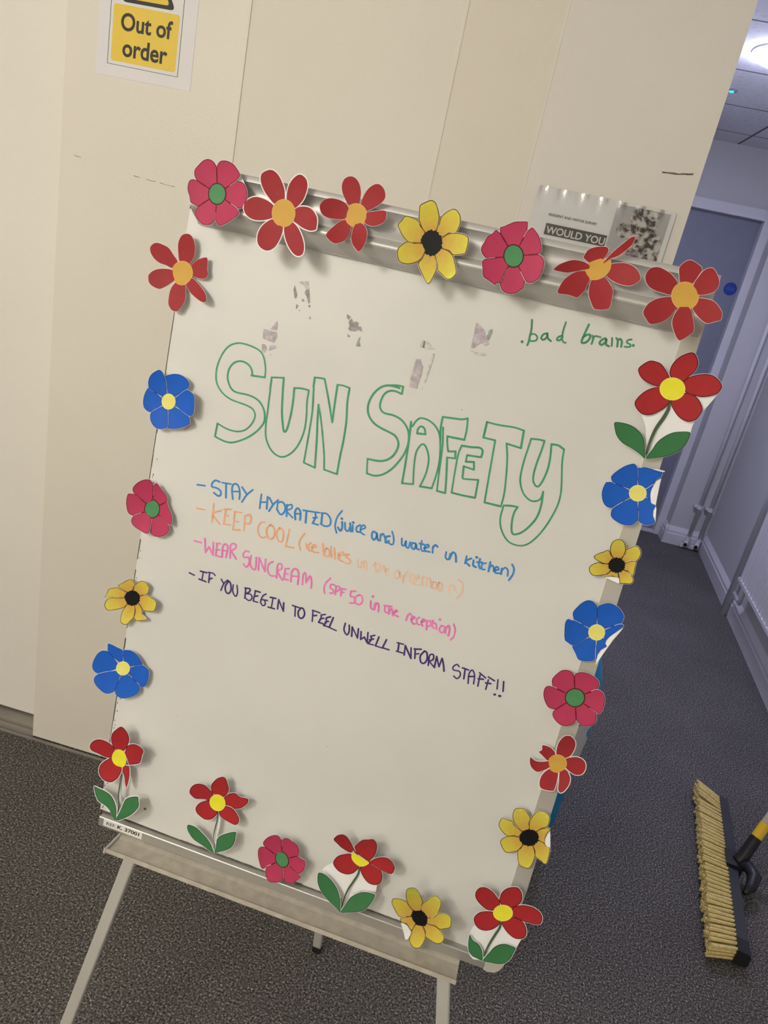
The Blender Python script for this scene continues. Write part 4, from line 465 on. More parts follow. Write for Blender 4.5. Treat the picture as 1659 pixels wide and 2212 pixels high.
WRITING = {
 'title':[[(-2053,7560),(-2073,7627),(-2127,7685),(-2202,7712),(-2285,7705),(-2360,7655),(-2406,7566),(-2408,7454),(-2366,7360),(-2303,7296),(-2221,7277),(-2088,7284),(-1973,7273),(-1881,7237),(-1811,7169),(-1769,7087),(-1756,6971),(-1805,6865),(-1884,6764),(-1993,6668),(-2134,6583),(-2230,6558),(-2333,6565),(-2437,6589)],[(-2437,6589),(-2433,6780)],[(-2433,6780),(-2281,6741),(-2137,6741),(-2030,6780),(-1959,6852),(-1913,6944),(-1904,7039),(-1953,7107),(-2044,7136),(-2160,7147),(-2291,7160),(-2414,7203),(-2515,7283),(-2569,7376),(-2589,7502),(-2576,7636),(-2536,7762),(-2472,7867),(-2372,7932),(-2264,7952),(-2123,7943),(-2020,7916),(-1955,7867),(-1910,7782),(-1876,7674),(-1868,7580)],[(-1868,7580),(-2066,7557)],[(-1759,7444),(-1769,7604)],[(-1769,7604),(-1597,7639)],[(-1597,7639),(-1569,7426),(-1526,7176),(-1473,6992),(-1437,6919),(-1406,6969),(-1393,7170),(-1400,7365),(-1420,7541)],[(-1420,7541),(-1312,7561),(-1210,7561)],[(-1210,7561),(-1200,7389),(-1171,7227),(-1156,7034),(-1184,6842),(-1249,6691),(-1340,6593),(-1431,6561),(-1537,6594),(-1624,6672),(-1690,6788),(-1724,6966),(-1732,7123),(-1747,7317),(-1754,7432)],[(-1156,7625),(-1164,7751)],[(-1164,7751),(-1026,7766)],[(-1026,7766),(-917,7525),(-791,7221)],[(-791,7221),(-812,7474),(-830,7731)],[(-830,7731),(-745,7740),(-656,7728)],[(-656,7728),(-643,7529),(-600,7283),(-582,7028),(-579,6778),(-568,6541)],[(-568,6541),(-761,6555)],[(-761,6555),(-803,6744),(-879,6989),(-960,7229),(-1033,7405)],[(-1033,7405),(-999,7180),(-954,6929),(-897,6545)],[(-897,6545),(-1069,6572)],[(-1069,6572),(-1077,6830),(-1087,7092),(-1103,7323),(-1152,7626)],[(11,7895),(-74,7899),(-162,7886),(-242,7839),(-311,7746),(-349,7629),(-346,7516),(-301,7425),(-218,7356),(-103,7316),(22,7290),(108,7262),(168,7187),(174,7099),(139,6998),(72,6922),(-12,6882),(-102,6868),(-194,6863)],[(-194,6863),(-179,6768),(-158,6665)],[(-158,6665),(-40,6665),(68,6717),(163,6816),(228,6931),(278,7049),(300,7171),(294,7272),(264,7367),(207,7441),(128,7497),(17,7525),(-113,7524),(-180,7571),(-197,7642),(-180,7747),(-131,7813),(-47,7841),(60,7826)],[(60,7826),(55,7925)],[(55,7925),(-40,7920),(-162,7886)],[(270,7502),(295,7298),(318,7073),(335,6869),(348,6666)],[(348,6666),(499,6695)],[(499,6695),(455,6915),(434,7104),(459,7213),(506,7255),(565,7203),(619,7089),(635,6951),(623,6818),(596,6690)],[(596,6690),(757,6709)],[(757,6709),(772,6898),(767,7091),(730,7286),(679,7437),(597,7530),(495,7579),(391,7584),(338,7538),(302,7450)],[(386,7373),(383,7436),(418,7477),(468,7458),(498,7390)],[(386,7373),(498,7390)],[(704,7538),(754,7318),(786,7070),(808,6882),(834,6694)],[(834,6694),(951,6694)],[(951,6694),(910,6911),(855,7166)],[(855,7166),(962,7182)],[(962,7182),(944,7273)],[(944,7273),(849,7247)],[(849,7247),(811,7345),(787,7438)],[(787,7438),(1018,7451)],[(1018,7451),(1014,7588),(990,7734)],[(990,7734),(920,7703),(786,7685),(666,7670)],[(666,7670),(675,7525),(709,7369)],[(1003,7365),(988,7253),(999,7064),(1016,6875),(1033,6724)],[(1033,6724),(1189,6729),(1352,6742)],[(1352,6742),(1331,6986)],[(1331,6986),(1144,6949),(1120,6969)],[(1120,6969),(1099,7111)],[(1099,7111),(1241,7102)],[(1241,7102),(1215,7200)],[(1215,7200),(1109,7177)],[(1109,7177),(1105,7265)],[(1105,7265),(1289,7286)],[(1289,7286),(1287,7371),(1239,7402),(1131,7382),(1002,7368)],[(1245,7750),(1405,7752),(1597,7771),(1731,7763)],[(1731,7763),(1754,7534)],[(1754,7534),(1561,7545)],[(1561,7545),(1621,7361),(1671,7121),(1706,6901),(1710,6724)],[(1710,6724),(1488,6716)],[(1488,6716),(1460,6999),(1433,7284),(1409,7548)],[(1409,7548),(1251,7544)],[(1251,7544),(1245,7750)],[(1847,7685),(1843,7545),(1837,7369),(1849,7171),(1888,7055),(1958,6959),(2059,6905),(2140,6924),(2177,6970),(2182,7061)],[(2182,7061),(2206,6889),(2198,6720),(2140,6574),(2060,6459),(1974,6407),(1931,6447),(1900,6582),(1899,6698),(1922,6776)],[(1922,6776),(1836,6768),(1742,6746)],[(1742,6746),(1741,6588),(1774,6467),(1849,6357),(1944,6287),(2060,6276),(2152,6309),(2229,6392),(2309,6546),(2368,6731),(2407,6934),(2403,7098),(2370,7252),(2309,7485),(2284,7657)],[(2284,7657),(2202,7690),(2114,7682)],[(2114,7682),(2147,7503),(2156,7343),(2131,7173),(2090,7105),(2026,7156),(2002,7263),(2002,7414),(2014,7566),(2018,7703)],[(2018,7703),(1934,7699),(1847,7685)]],
 'bad':[[(1408,8835),(1411,8832)],[(1456,9118),(1479,9014),(1484,8911),(1488,8853),(1483,8808)],[(1478,8932),(1518,8959),(1570,8942),(1577,8897),(1532,8869),(1501,8874)],[(1683,9003),(1642,8982),(1626,8932),(1660,8917),(1690,8958),(1685,9003),(1704,8950),(1753,8921)],[(1872,9018),(1827,8990),(1820,8954),(1855,8956),(1877,9001)],[(1867,9183),(1863,9090),(1871,9000),(1898,8949),(1934,8943)],[(2143,9217),(2127,9117),(2117,8994),(2171,9006),(2200,9065),(2189,9102),(2147,9087),(2121,9058)],[(2224,9099),(2241,9063),(2240,9000)],[(2235,9062),(2258,9101),(2321,9102)],[(2384,9102),(2346,9076),(2330,9032),(2363,9017),(2395,9064),(2394,9098),(2410,9034),(2448,9020)],[(2457,9124),(2471,9071),(2479,9032)],[(2505,9135),(2530,9107),(2546,9037)],[(2530,9107),(2550,9135),(2581,9108),(2591,9047)],[(2684,9160),(2645,9140),(2642,9111),(2686,9098),(2689,9070),(2631,9057)],[(2723,9095),(2726,9095)]],
 'stay':[[(-2576,5827),(-2453,5847)],[(-2239,5963),(-2306,5968),(-2348,5919),(-2345,5863),(-2271,5863),(-2207,5839),(-2190,5787),(-2228,5755),(-2300,5784)],[(-2202,5964),(-2066,5979)],[(-2140,5967),(-2104,5762)],[(-1996,5772),(-2033,5888),(-2035,5971),(-1991,6004),(-1940,5970),(-1908,5881),(-1899,5799)],[(-2010,5883),(-1927,5906)],[(-1891,5981),(-1811,5908)],[(-1726,5988),(-1806,5882),(-1853,5767)],[(-1584,5961),(-1579,5848),(-1570,5753)],[(-1488,5951),(-1466,5776)],[(-1574,5843),(-1480,5874)],[(-1458,5945),(-1392,5867)],[(-1323,5949),(-1384,5862),(-1426,5753)],[(-1322,5911),(-1316,5812)],[(-1322,5911),(-1257,5938),(-1203,5886),(-1200,5804),(-1247,5755),(-1316,5812)],[(-1154,5754),(-1182,5920)],[(-1179,5907),(-1115,5939),(-1104,5887),(-1162,5829),(-1062,5760)],[(-1017,5745),(-1046,5848),(-1018,5915),(-966,5871),(-948,5758)],[(-1034,5827),(-961,5848)],[(-932,5909),(-781,5927)],[(-883,5912),(-860,5742)],[(-761,5931),(-693,5941)],[(-757,5932),(-734,5862),(-759,5765)],[(-759,5765),(-675,5764)],[(-769,5842),(-711,5865)],[(-650,5935),(-634,5801)],[(-666,5944),(-584,5954),(-515,5892),(-510,5810),(-572,5775),(-646,5791)],[(-381,6061),(-430,5944),(-430,5820),(-388,5728)],[(-346,5907),(-326,5823),(-343,5774),(-386,5812)],[(-362,5950),(-358,5950)],[(-304,5905),(-277,5817),(-232,5802),(-219,5868)],[(-229,5920),(-192,5807)],[(-187,5905),(-168,5814)],[(-190,5943),(-186,5942)],[(-84,5935),(-128,5888),(-108,5832),(-68,5837)],[(-62,5873),(-5,5917),(-33,5950),(-69,5899),(-47,5836),(5,5817)],[(173,5888),(116,5898),(112,5828),(150,5785),(179,5835),(173,5888),(195,5825),(215,5797)],[(227,5890),(242,5798)],[(233,5864),(256,5909),(293,5868),(324,5795)],[(359,5902),(312,5874),(324,5795),(362,5834)],[(375,5975),(413,5904),(431,5828),(413,5792),(362,5807)],[(530,5919),(550,5836),(585,5833),(594,5904),(613,5827),(649,5818),(655,5901)],[(734,5905),(683,5896),(691,5837),(734,5823),(743,5894),(762,5845),(798,5835)],[(805,5967),(812,5887),(838,5834),(879,5832)],[(784,5920),(849,5925)],[(861,5875),(918,5912),(898,5940),(867,5904),(882,5847),(948,5847)],[(988,5845),(972,5935)],[(975,5909),(998,5963),(1035,5948)],[(1168,5913),(1177,5835),(1219,5818),(1229,5878)],[(1225,5904),(1236,5826)],[(1236,5853),(1254,5933),(1299,5913),(1330,5816)],[(1449,5938),(1451,5830)],[(1517,5925),(1455,5865),(1519,5817)],[(1553,5909),(1566,5839),(1608,5825)],[(1580,5960),(1584,5960)],[(1632,5953),(1636,5867),(1667,5822)],[(1602,5897),(1675,5913)],[(1725,5921),(1676,5886),(1693,5824),(1730,5828)],[(1775,5950),(1785,5818)],[(1780,5857),(1804,5912),(1835,5894),(1850,5838)],[(1852,5853),(1908,5883),(1880,5915),(1857,5881),(1879,5827),(1933,5837)],[(1946,5909),(1955,5830)],[(1949,5876),(1984,5934),(2029,5907),(2044,5831)],[(2060,6004),(2099,5956),(2107,5878),(2077,5781)]],
 'keep':[[(-2519,5483),(-2387,5497)],[(-2272,5622),(-2246,5344)],[(-2138,5558),(-2255,5470),(-2120,5349)],[(-2099,5587),(-1988,5619)],[(-2070,5588),(-2064,5368)],[(-2064,5368),(-1957,5386)],[(-2067,5496),(-2012,5515)],[(-1939,5597),(-1833,5614)],[(-1931,5593),(-1908,5328)],[(-1908,5328),(-1803,5356)],[(-1919,5454),(-1848,5468)],[(-1768,5583),(-1739,5364)],[(-1768,5583),(-1695,5618),(-1665,5556),(-1683,5487),(-1747,5476)],[(-1451,5576),(-1508,5560),(-1540,5465),(-1507,5375),(-1449,5339),(-1404,5370)],[(-1364,5560),(-1407,5490),(-1378,5385),(-1315,5361),(-1276,5416),(-1289,5511),(-1343,5563),(-1364,5560)],[(-1220,5560),(-1253,5479),(-1210,5378),(-1150,5368),(-1138,5443),(-1164,5534),(-1220,5560)],[(-1074,5581),(-1074,5447),(-1075,5319)],[(-1075,5319),(-956,5334)],[(-840,5587),(-883,5490),(-886,5405),(-849,5331)],[(-789,5448),(-760,5379)],[(-719,5483),(-750,5431),(-729,5367),(-686,5366)],[(-690,5414),(-635,5452),(-660,5472),(-694,5434),(-665,5365),(-581,5372)],[(-551,5519),(-499,5352)],[(-483,5469),(-505,5407),(-471,5353),(-420,5376),(-438,5455),(-483,5469)],[(-424,5515),(-381,5360)],[(-372,5503),(-331,5354)],[(-305,5453),(-284,5361)],[(-282,5418),(-220,5451),(-249,5484),(-279,5433),(-254,5356),(-198,5352)],[(-142,5474),(-188,5461),(-166,5425),(-111,5400),(-113,5350),(-167,5340)]],
 'keepfaint':[[(-9,5438),(20,5342),(59,5354),(57,5423)],[(60,5438),(101,5353)],[(76,5401),(104,5458),(130,5404),(153,5326)],[(243,5480),(255,5400),(287,5354),(322,5379)],[(227,5433),(329,5465)],[(303,5485),(351,5374)],[(348,5415),(370,5463),(395,5415)],[(414,5393),(452,5433),(424,5438),(414,5393),(440,5345),(486,5353)],[(584,5474),(547,5407),(575,5346),(622,5374),(610,5454),(645,5367)],[(716,5487),(682,5435),(692,5312)],[(638,5393),(718,5425)],[(767,5475),(780,5368),(833,5343)],[(731,5429),(881,5476)],[(845,5402),(895,5446),(857,5462),(830,5411),(862,5338),(940,5348)],[(965,5356),(939,5459),(985,5487)],[(1020,5374),(1004,5466),(1047,5479),(1092,5355)],[(1100,5454),(1107,5373),(1151,5359),(1150,5442),(1100,5454)],[(1177,5465),(1188,5371),(1232,5357),(1227,5453),(1177,5465)],[(1336,5362),(1325,5456),(1383,5488),(1415,5415)],[(1424,5583),(1492,5550),(1516,5433),(1468,5314)]],
 'wear':[[(-2468,4989),(-2353,4994)],[(-2310,5072),(-2261,4868)],[(-2261,4868),(-2222,4967)],[(-2222,4967),(-2139,4861)],[(-2139,4861),(-2171,5055)],[(-2123,5055),(-2058,5065)],[(-2108,5053),(-2095,4867)],[(-2095,4867),(-2006,4872)],[(-2105,4959),(-2047,4969)],[(-1991,4876),(-2012,5023),(-1979,5084),(-1935,5047),(-1933,4887)],[(-2003,4975),(-1931,4989)],[(-1867,4892),(-1898,5087),(-1832,5128),(-1814,5076),(-1875,5006)],[(-1875,5006),(-1775,4913)],[(-1600,5075),(-1658,5072),(-1682,5007),(-1653,4972),(-1590,4991),(-1567,4911),(-1596,4836),(-1648,4872)],[(-1558,5030),(-1553,4915),(-1501,4844),(-1453,4859),(-1475,5026)],[(-1407,4851),(-1430,5033)],[(-1430,5033),(-1306,4860)],[(-1306,4860),(-1332,5041)],[(-1212,5042),(-1267,4989),(-1268,4887),(-1211,4825),(-1141,4839)],[(-1114,4818),(-1134,5015),(-1081,5039),(-1068,4978),(-1128,4916)],[(-1128,4916),(-1018,4812)],[(-1014,4994),(-952,5013)],[(-1012,4988),(-1001,4832)],[(-1001,4832),(-937,4841)],[(-1011,4916),(-955,4926)],[(-891,4830),(-907,4970),(-865,5040),(-803,4988),(-781,4821)],[(-902,4913),(-793,4940)],[(-712,4835),(-730,4982),(-702,5019),(-666,4886)],[(-666,4886),(-626,4999),(-585,4911),(-577,4827)],[(-327,5061),(-382,4961),(-384,4874),(-359,4810)],[(-245,4975),(-294,4974),(-304,4921),(-248,4895),(-246,4853),(-285,4840)],[(-222,4968),(-208,4843)],[(-222,4968),(-175,4976),(-169,4920),(-212,4892)],[(-142,4958),(-74,4965)],[(-134,4953),(-124,4848)],[(-130,4904),(-90,4913)],[(69,4982),(4,4961)],[(4,4961),(15,4886),(70,4889),(89,4809),(30,4790)],[(134,4945),(90,4895),(108,4815),(167,4805),(200,4873),(170,4942),(134,4945)],[(316,4910),(338,4817),(383,4803),(384,4889)],[(387,4904),(398,4800)],[(392,4856),(413,4913),(442,4879),(456,4790)],[(328,4984),(332,4984)],[(531,4908),(544,4826),(595,4814)],[(518,4904),(624,4924)],[(584,4918),(611,4805)],[(611,4834),(630,4897),(669,4795)],[(672,4839),(716,4882),(688,4887),(675,4826),(749,4807)],[(869,4789),(875,4877)],[(866,4831),(895,4905),(929,4880)],[(942,4827),(979,4868),(951,4873),(936,4825),(976,4774),(1007,4784)],[(1040,4895),(1011,4850),(1040,4788),(1079,4794)],[(1084,4831),(1127,4874),(1097,4885),(1084,4831),(1116,4784)],[(1152,4882),(1179,4748)],[(1159,4856),(1196,4896),(1219,4833),(1180,4798)],[(1233,4908),(1241,4826),(1280,4803)],[(1210,4865),(1274,4879)],[(1290,4870),(1315,4800)],[(1323,4952),(1327,4952)],[(1369,4875),(1350,4819),(1382,4773),(1422,4800),(1411,4868),(1369,4875)],[(1424,4872),(1447,4780)],[(1431,4846),(1462,4906),(1489,4851),(1493,4760)],[(1524,4947),(1563,4875),(1569,4778),(1539,4711)]],
 'unwell':[[(-2456,4482),(-2369,4469)],[(-2286,4560),(-2181,4567)],[(-2237,4565),(-2239,4430)],[(-2286,4433),(-2170,4426)],[(-2138,4581),(-2125,4428)],[(-2161,4581),(-2087,4589),(-2044,4565)],[(-2130,4479),(-2086,4508)],[(-1941,4538),(-1893,4486)],[(-1839,4555),(-1886,4488),(-1915,4367)],[(-1822,4546),(-1857,4453),(-1833,4371),(-1785,4359),(-1760,4424),(-1787,4520),(-1822,4546)],[(-1740,4512),(-1727,4405),(-1670,4348),(-1653,4413),(-1682,4523)],[(-1540,4523),(-1524,4365)],[(-1554,4519),(-1475,4529),(-1479,4476),(-1531,4437)],[(-1531,4437),(-1444,4450),(-1418,4399),(-1453,4350),(-1525,4372)],[(-1392,4526),(-1311,4529)],[(-1385,4528),(-1389,4363)],[(-1389,4363),(-1315,4365)],[(-1389,4438),(-1335,4462)],[(-1216,4530),(-1258,4487),(-1275,4385),(-1228,4341),(-1198,4373),(-1215,4419)],[(-1261,4427),(-1175,4439)],[(-1143,4501),(-1057,4511)],[(-1101,4508),(-1096,4346)],[(-1148,4344),(-1045,4348)],[(-1000,4362),(-1012,4506)],[(-1012,4506),(-907,4355)],[(-907,4355),(-927,4482)],[(-789,4485),(-686,4483)],[(-744,4482),(-720,4335)],[(-658,4488),(-686,4412),(-655,4341),(-605,4343),(-585,4416),(-621,4485),(-658,4488)],[(-472,4496),(-450,4342)],[(-482,4508),(-366,4504)],[(-460,4427),(-405,4452)],[(-281,4507),(-339,4481)],[(-339,4481),(-334,4424),(-355,4358)],[(-355,4358),(-284,4359)],[(-346,4413),(-289,4446)],[(-200,4497),(-255,4457),(-243,4402),(-271,4334)],[(-271,4334),(-199,4336)],[(-262,4392),(-211,4420)],[(-157,4497),(-184,4333)],[(-184,4333),(-71,4319)],[(33,4471),(35,4369),(92,4307),(114,4366),(95,4462)],[(167,4307),(144,4449)],[(144,4449),(254,4310)],[(254,4310),(238,4451)],[(285,4423),(305,4305)],[(305,4305),(349,4356)],[(349,4356),(408,4288)],[(408,4288),(385,4442)],[(492,4433),(437,4400)],[(437,4400),(455,4355),(424,4279)],[(424,4279),(507,4285)],[(431,4340),(486,4373)],[(554,4428),(536,4280)],[(536,4280),(648,4281)],[(669,4423),(640,4285)],[(640,4285),(740,4286)],[(827,4429),(919,4434)],[(854,4431),(865,4318)],[(844,4301),(943,4305)],[(967,4279),(949,4424)],[(949,4424),(1072,4264)],[(1072,4264),(1036,4419)],[(1098,4419),(1125,4282)],[(1084,4417),(1180,4444)],[(1112,4344),(1164,4371)],[(1231,4435),(1192,4342),(1221,4257),(1269,4256),(1295,4326),(1269,4419),(1231,4435)],[(1333,4244),(1316,4391),(1363,4422),(1378,4354),(1331,4309)],[(1331,4309),(1426,4240)],[(1422,4245),(1417,4411)],[(1417,4411),(1483,4274)],[(1483,4274),(1495,4409)],[(1495,4409),(1538,4322),(1568,4233)],[(1755,4368),(1716,4391),(1675,4340),(1693,4296),(1773,4302),(1801,4246),(1769,4187),(1716,4209)],[(1803,4367),(1890,4364)],[(1842,4369),(1860,4216)],[(1935,4169),(1912,4307),(1939,4381),(1989,4319),(2010,4188)],[(1915,4271),(1994,4299)],[(2062,4344),(2074,4175)],[(2047,4375),(2146,4330)],[(2052,4283),(2121,4300)],[(2189,4317),(2190,4165)],[(2179,4356),(2272,4328)],[(2165,4258),(2235,4272)],[(2314,4360),(2337,4224)],[(2325,4133),(2331,4135)],[(2395,4360),(2424,4218)],[(2393,4135),(2406,4138)]],
}
RESIDUE = [
(1,[(-1653,8912),(-1612,8935),(-1520,8955),(-1491,8868),(-1463,8771),(-1525,8843),(-1590,8895)]),
(0,[(-1536,8834),(-1490,8862),(-1439,8691),(-1461,8674),(-1507,8761),(-1542,8796)]),
(0,[(-1697,8866),(-1662,8801),(-1637,8745),(-1641,8701),(-1668,8702),(-1703,8804)]),
(0,[(-1626,8631),(-1590,8621),(-1606,8568),(-1621,8577)]),
(0,[(-1446,8665),(-1425,8658),(-1431,8626),(-1456,8638)]),
(0,[(-1567,8699),(-1545,8723),(-1520,8698),(-1543,8680)]),
(0,[(-1403,8527),(-1380,8483),(-1414,8488)]),
(0,[(-1572,8566),(-1559,8569),(-1558,8554),(-1568,8552)]),
(2,[(-1845,8359),(-1827,8307),(-1825,8233),(-1920,8230),(-1890,8281)]),
(2,[(-2013,8215),(-1820,8209),(-1801,8150),(-1825,8101),(-1824,8063),(-2000,8085),(-2016,8164)]),
(2,[(-1999,8010),(-1951,8014),(-1921,7970),(-1936,7910),(-1977,7906)]),
(2,[(-1883,8017),(-1798,8037),(-1790,8001),(-1882,7948)]),
(2,[(-1855,7902),(-1842,7905),(-1841,7890),(-1853,7887)]),
(0,[(-905,8664),(-848,8640),(-869,8593),(-901,8616)]),
(0,[(-865,8575),(-830,8620),(-800,8578),(-760,8599),(-724,8583),(-734,8544),(-682,8544),(-656,8489),(-682,8489),(-711,8501),(-749,8470),(-812,8459),(-850,8481),(-839,8520)]),
(0,[(-687,8371),(-661,8426),(-663,8352),(-631,8298),(-693,8284)]),
(0,[(-841,8415),(-796,8389),(-831,8372)]),
(1,[(161,8567),(248,8560),(297,8517),(351,8489),(271,8470),(151,8474),(150,8537)]),
(1,[(338,8431),(361,8432),(358,8313),(344,8180),(335,8067),(310,8033),(322,8157),(316,8293)]),
(1,[(303,7985),(319,7979),(313,7945),(303,7957)]),
(1,[(798,8571),(847,8596),(898,8577),(978,8591),(1017,8583),(988,8553),(896,8550)]),
(3,[(182,8558),(200,8563),(208,8474),(189,8474)]),
(2,[(140,8311),(199,8320),(229,8240),(248,8259),(254,8122),(242,8016),(240,7946),(135,7943),(125,8062),(132,8166)]),
(2,[(790,8931),(830,8918),(930,8852),(920,8806),(963,8816),(968,8763),(1010,8711),(964,8678),(910,8705),(858,8657),(841,8618),(801,8613),(795,8687),(794,8794),(785,8881)]),
(4,[(966,8772),(967,8870),(999,8903),(1012,8871),(1004,8798),(990,8751)]),
]
def cr(pts, sub=5, closed=False):
    n = len(pts); out = []
    if n < 3 and not closed: return [Vector(p) for p in pts]
    P = [Vector(p) for p in pts]
    for i in range(n if closed else n - 1):
        p0 = P[(i - 1) % n] if closed or i > 0 else P[0] * 2 - P[1]
        p1 = P[i]; p2 = P[(i + 1) % n]
        p3 = P[(i + 2) % n] if closed or i + 2 < n else P[-1] * 2 - P[-2]
        for k in range(sub):
            t = k / sub
            out.append(.5 * ((2 * p1) + (p2 - p0) * t + (2 * p0 - 5 * p1 + 4 * p2 - p3) * t * t + (3 * p1 - p0 - 3 * p2 + p3) * t ** 3))
    if not closed: out.append(P[-1])
    return out
def ribbon(mb, pts, hw, w_):
    n = len(pts); L_, R_ = [], []
    for i in range(n):
        t = (pts[min(i + 1, n - 1)] - pts[max(i - 1, 0)])
        t = t.normalized() if t.length > 1e-9 else Vector((1, 0))
        nn = Vector((-t.y, t.x)); k = hw(i / (n - 1)) if callable(hw) else hw
        L_.append(pts[i] + nn * k); R_.append(pts[i] - nn * k)
    ring = []
    kk = hw(0.) if callable(hw) else hw
    mb.add([W(p.x, p.y, w_) for p in L_] + [W(p.x, p.y, w_) for p in R_], [(i, i + 1, n + i + 1, n + i) for i in range(n - 1)])
    for p, q in ((pts[0], pts[1]), (pts[-1], pts[-2])):
        kk = (hw(0.) if p is pts[0] else hw(1.)) if callable(hw) else hw
        d = (p - q); d = d.normalized() if d.length > 1e-9 else Vector((1, 0)); nn = Vector((-d.y, d.x))
        arc = [p + (nn * math.cos(math.pi * k / 6) + d * math.sin(math.pi * k / 6)) * kk for k in range(7)]
        mb.add([W(a.x, a.y, w_) for a in arc], [tuple(range(7))])
S4 = 1e-4
for key, strokes in WRITING.items():
    nm, col, hw = INKS[key]
    mb = MB()
    for k, st in enumerate(strokes):
        pts = cr([(a * S4, c * S4) for a, c in st], 5)
        if (pts[0] - pts[-1]).length < .004 and len(st) == 2 and (Vector(st[0]) - Vector(st[1])).length < 40: h = hw * 1.5
        else: h = hw * (1 + .12 * math.sin(k * 2.3))
        ribbon(mb, pts, h, .0004 + .00001 * (k % 7))
    h_ = mb.build('handwriting', mat('marker_ink_' + nm, col, rough=.5, var=.14, scale=90), bdp); h_['label'] = nm.replace('_', ' ') + ' marker handwriting'
RC = [alb(150, 140, 126), alb(186, 177, 160), alb(178, 162, 152), alb(110, 102, 92), alb(140, 150, 130)]
rms = [mat('tape_residue', c, rough=.8, var=.25, scale=160) for c in RC]
clusters = []
for k, (c, pts) in enumerate(RESIDUE):        # five old strips of tape, each with its torn flakes
    ctr = (sum(a for a, d in pts) / len(pts), sum(d for a, d in pts) / len(pts))
    for cl in clusters:
        if math.hypot(cl[0][0] - ctr[0], cl[0][1] - ctr[1]) < 560: break
    else:
        cl = (ctr, MB()); clusters.append(cl)
    cl[1].add([W(a * S4, d * S4, .0003 + .00002 * k) for a, d in pts], [tuple(range(len(pts)))], c)
for ctr, mb in clusters:
    o = mb.build('tape_residue', rms, bdp); o['kind'] = 'stuff'; o['label'] = 'torn grey tape residue'
sm = MB()
for a, c in (((-.2925, .6568), (-.2868, .6622)), ((-.2914, .6552), (-.2852, .6604)), ((-.2905, .6592), (-.2862, .6632))):
    ribbon(sm, [Vector(a), (Vector(a) + Vector(c)) / 2 + Vector((.0003, -.0003)), Vector(c)], .0006, .0004)
o = sm.build('pen_smudge', mat('orange_smudge', alb(232, 158, 130), rough=.6, var=.2, scale=300), bdp); o['kind'] = 'stuff'
# small specks and marks on the enamel
sp = MB()
for a, c, s_ in ((-.2492, .0312, .0022), (.0885, .782, .0007), (-.223, .212, .0006), (.195, .045, .0012), (.206, .052, .0008), (.216, .064, .0010), (.224, .058, .0006), (.105, .055, .0005), (.02, .25, .0006)):
    pts = [(a + s_ * math.cos(t) * (.7 + .5 * random.random()), c + s_ * math.sin(t) * (.7 + .5 * random.random())) for t in [k * math.pi / 4 for k in range(8)]]
    sp.add([W(x, y, .0003) for x, y in pts], [tuple(range(8))])
sp.build('ink_speck', M['scuff'], bdp)

# ------------------------------------------------------------------ paper flowers
def print_mat(name, col, rough=.52, var=.05):
    return mat(name, col, rough, spec=.16, var=var, scale=45)
def petal_yellow():
    mt, nt, b = nodes_of('yellow_petal_print', .52, 0, .16)
    L = nt.links.new
    at = nt.nodes.new('ShaderNodeAttribute'); at.attribute_name = 'along'
    r = nt.nodes.new('ShaderNodeValToRGB'); e = r.color_ramp.elements
    e[0].position = .32; e[0].color = (*alb(194, 150, 62), 1); e[1].position = 1.; e[1].color = (*alb(212, 204, 80), 1)
    x = e.new(.56); x.color = (*alb(200, 170, 62), 1)
    x = e.new(.88); x.color = (*alb(206, 186, 66), 1)
    tc = nt.nodes.new('ShaderNodeTexCoord'); nz = nt.nodes.new('ShaderNodeTexNoise'); nz.inputs['Scale'].default_value = 160; nz.inputs['Detail'].default_value = 3
    L(tc.outputs['Object'], nz.inputs['Vector'])
    ma = nt.nodes.new('ShaderNodeMath'); ma.operation = 'MULTIPLY_ADD'; L(nz.outputs['Fac'], ma.inputs[0]); ma.inputs[1].default_value = .34
    sb = nt.nodes.new('ShaderNodeMath'); sb.operation = 'SUBTRACT'; L(at.outputs['Fac'], sb.inputs[0]); sb.inputs[1].default_value = .17
    L(sb.outputs[0], ma.inputs[2]); L(ma.outputs[0], r.inputs['Fac']); L(r.outputs['Color'], b.inputs['Base Color'])
    return mt
PM = {'red6': (print_mat('red_petal_print', alb(152, 46, 44)),) * 2,
      'stem': (print_mat('dark_red_outline', alb(88, 20, 22)), print_mat('bright_red_petal_print', alb(162, 42, 40))),
      'pink': (print_mat('crimson_outline', alb(110, 14, 36)), print_mat('pink_petal_print', alb(176, 56, 78))),
      'blue': (print_mat('navy_outline', alb(22, 66, 134)), print_mat('blue_petal_print', alb(34, 88, 164))),
      'yellow': (print_mat('brown_outline', alb(92, 62, 16)), petal_yellow())}
CM = {'red6': (print_mat('amber_rim', alb(214, 160, 80)), print_mat('amber_centre', alb(200, 152, 64))),
      'stem': (print_mat('pale_yellow_rim', alb(232, 214, 100)), print_mat('yellow_centre', alb(226, 212, 48))),
      'pink': (print_mat('dark_brown_outline', alb(58, 34, 16)), print_mat('green_centre', alb(78, 130, 78))),
      'blue': (print_mat('cream_yellow_rim', alb(226, 222, 150)), print_mat('lemon_centre', alb(222, 208, 100))),
      'yellow': (print_mat('black_centre', (.010, .010, .011)),) * 2}
LEAF = (print_mat('dark_green_outline', alb(26, 56, 28)), print_mat('green_leaf_print', alb(58, 108, 60)))
STEM = print_mat('stem_print', alb(74, 88, 60))
RIMD = {'red6': .0004, 'stem': .0011, 'pink': .0009, 'blue': .0008, 'yellow': .0010}
M['flower_paper'] = mat('flower_paper', alb(232, 222, 208), rough=.5, var=.02, scale=40)
M['flap_paper'] = mat('flap_paper', alb(236, 228, 210), rough=.5, var=.02, scale=40)
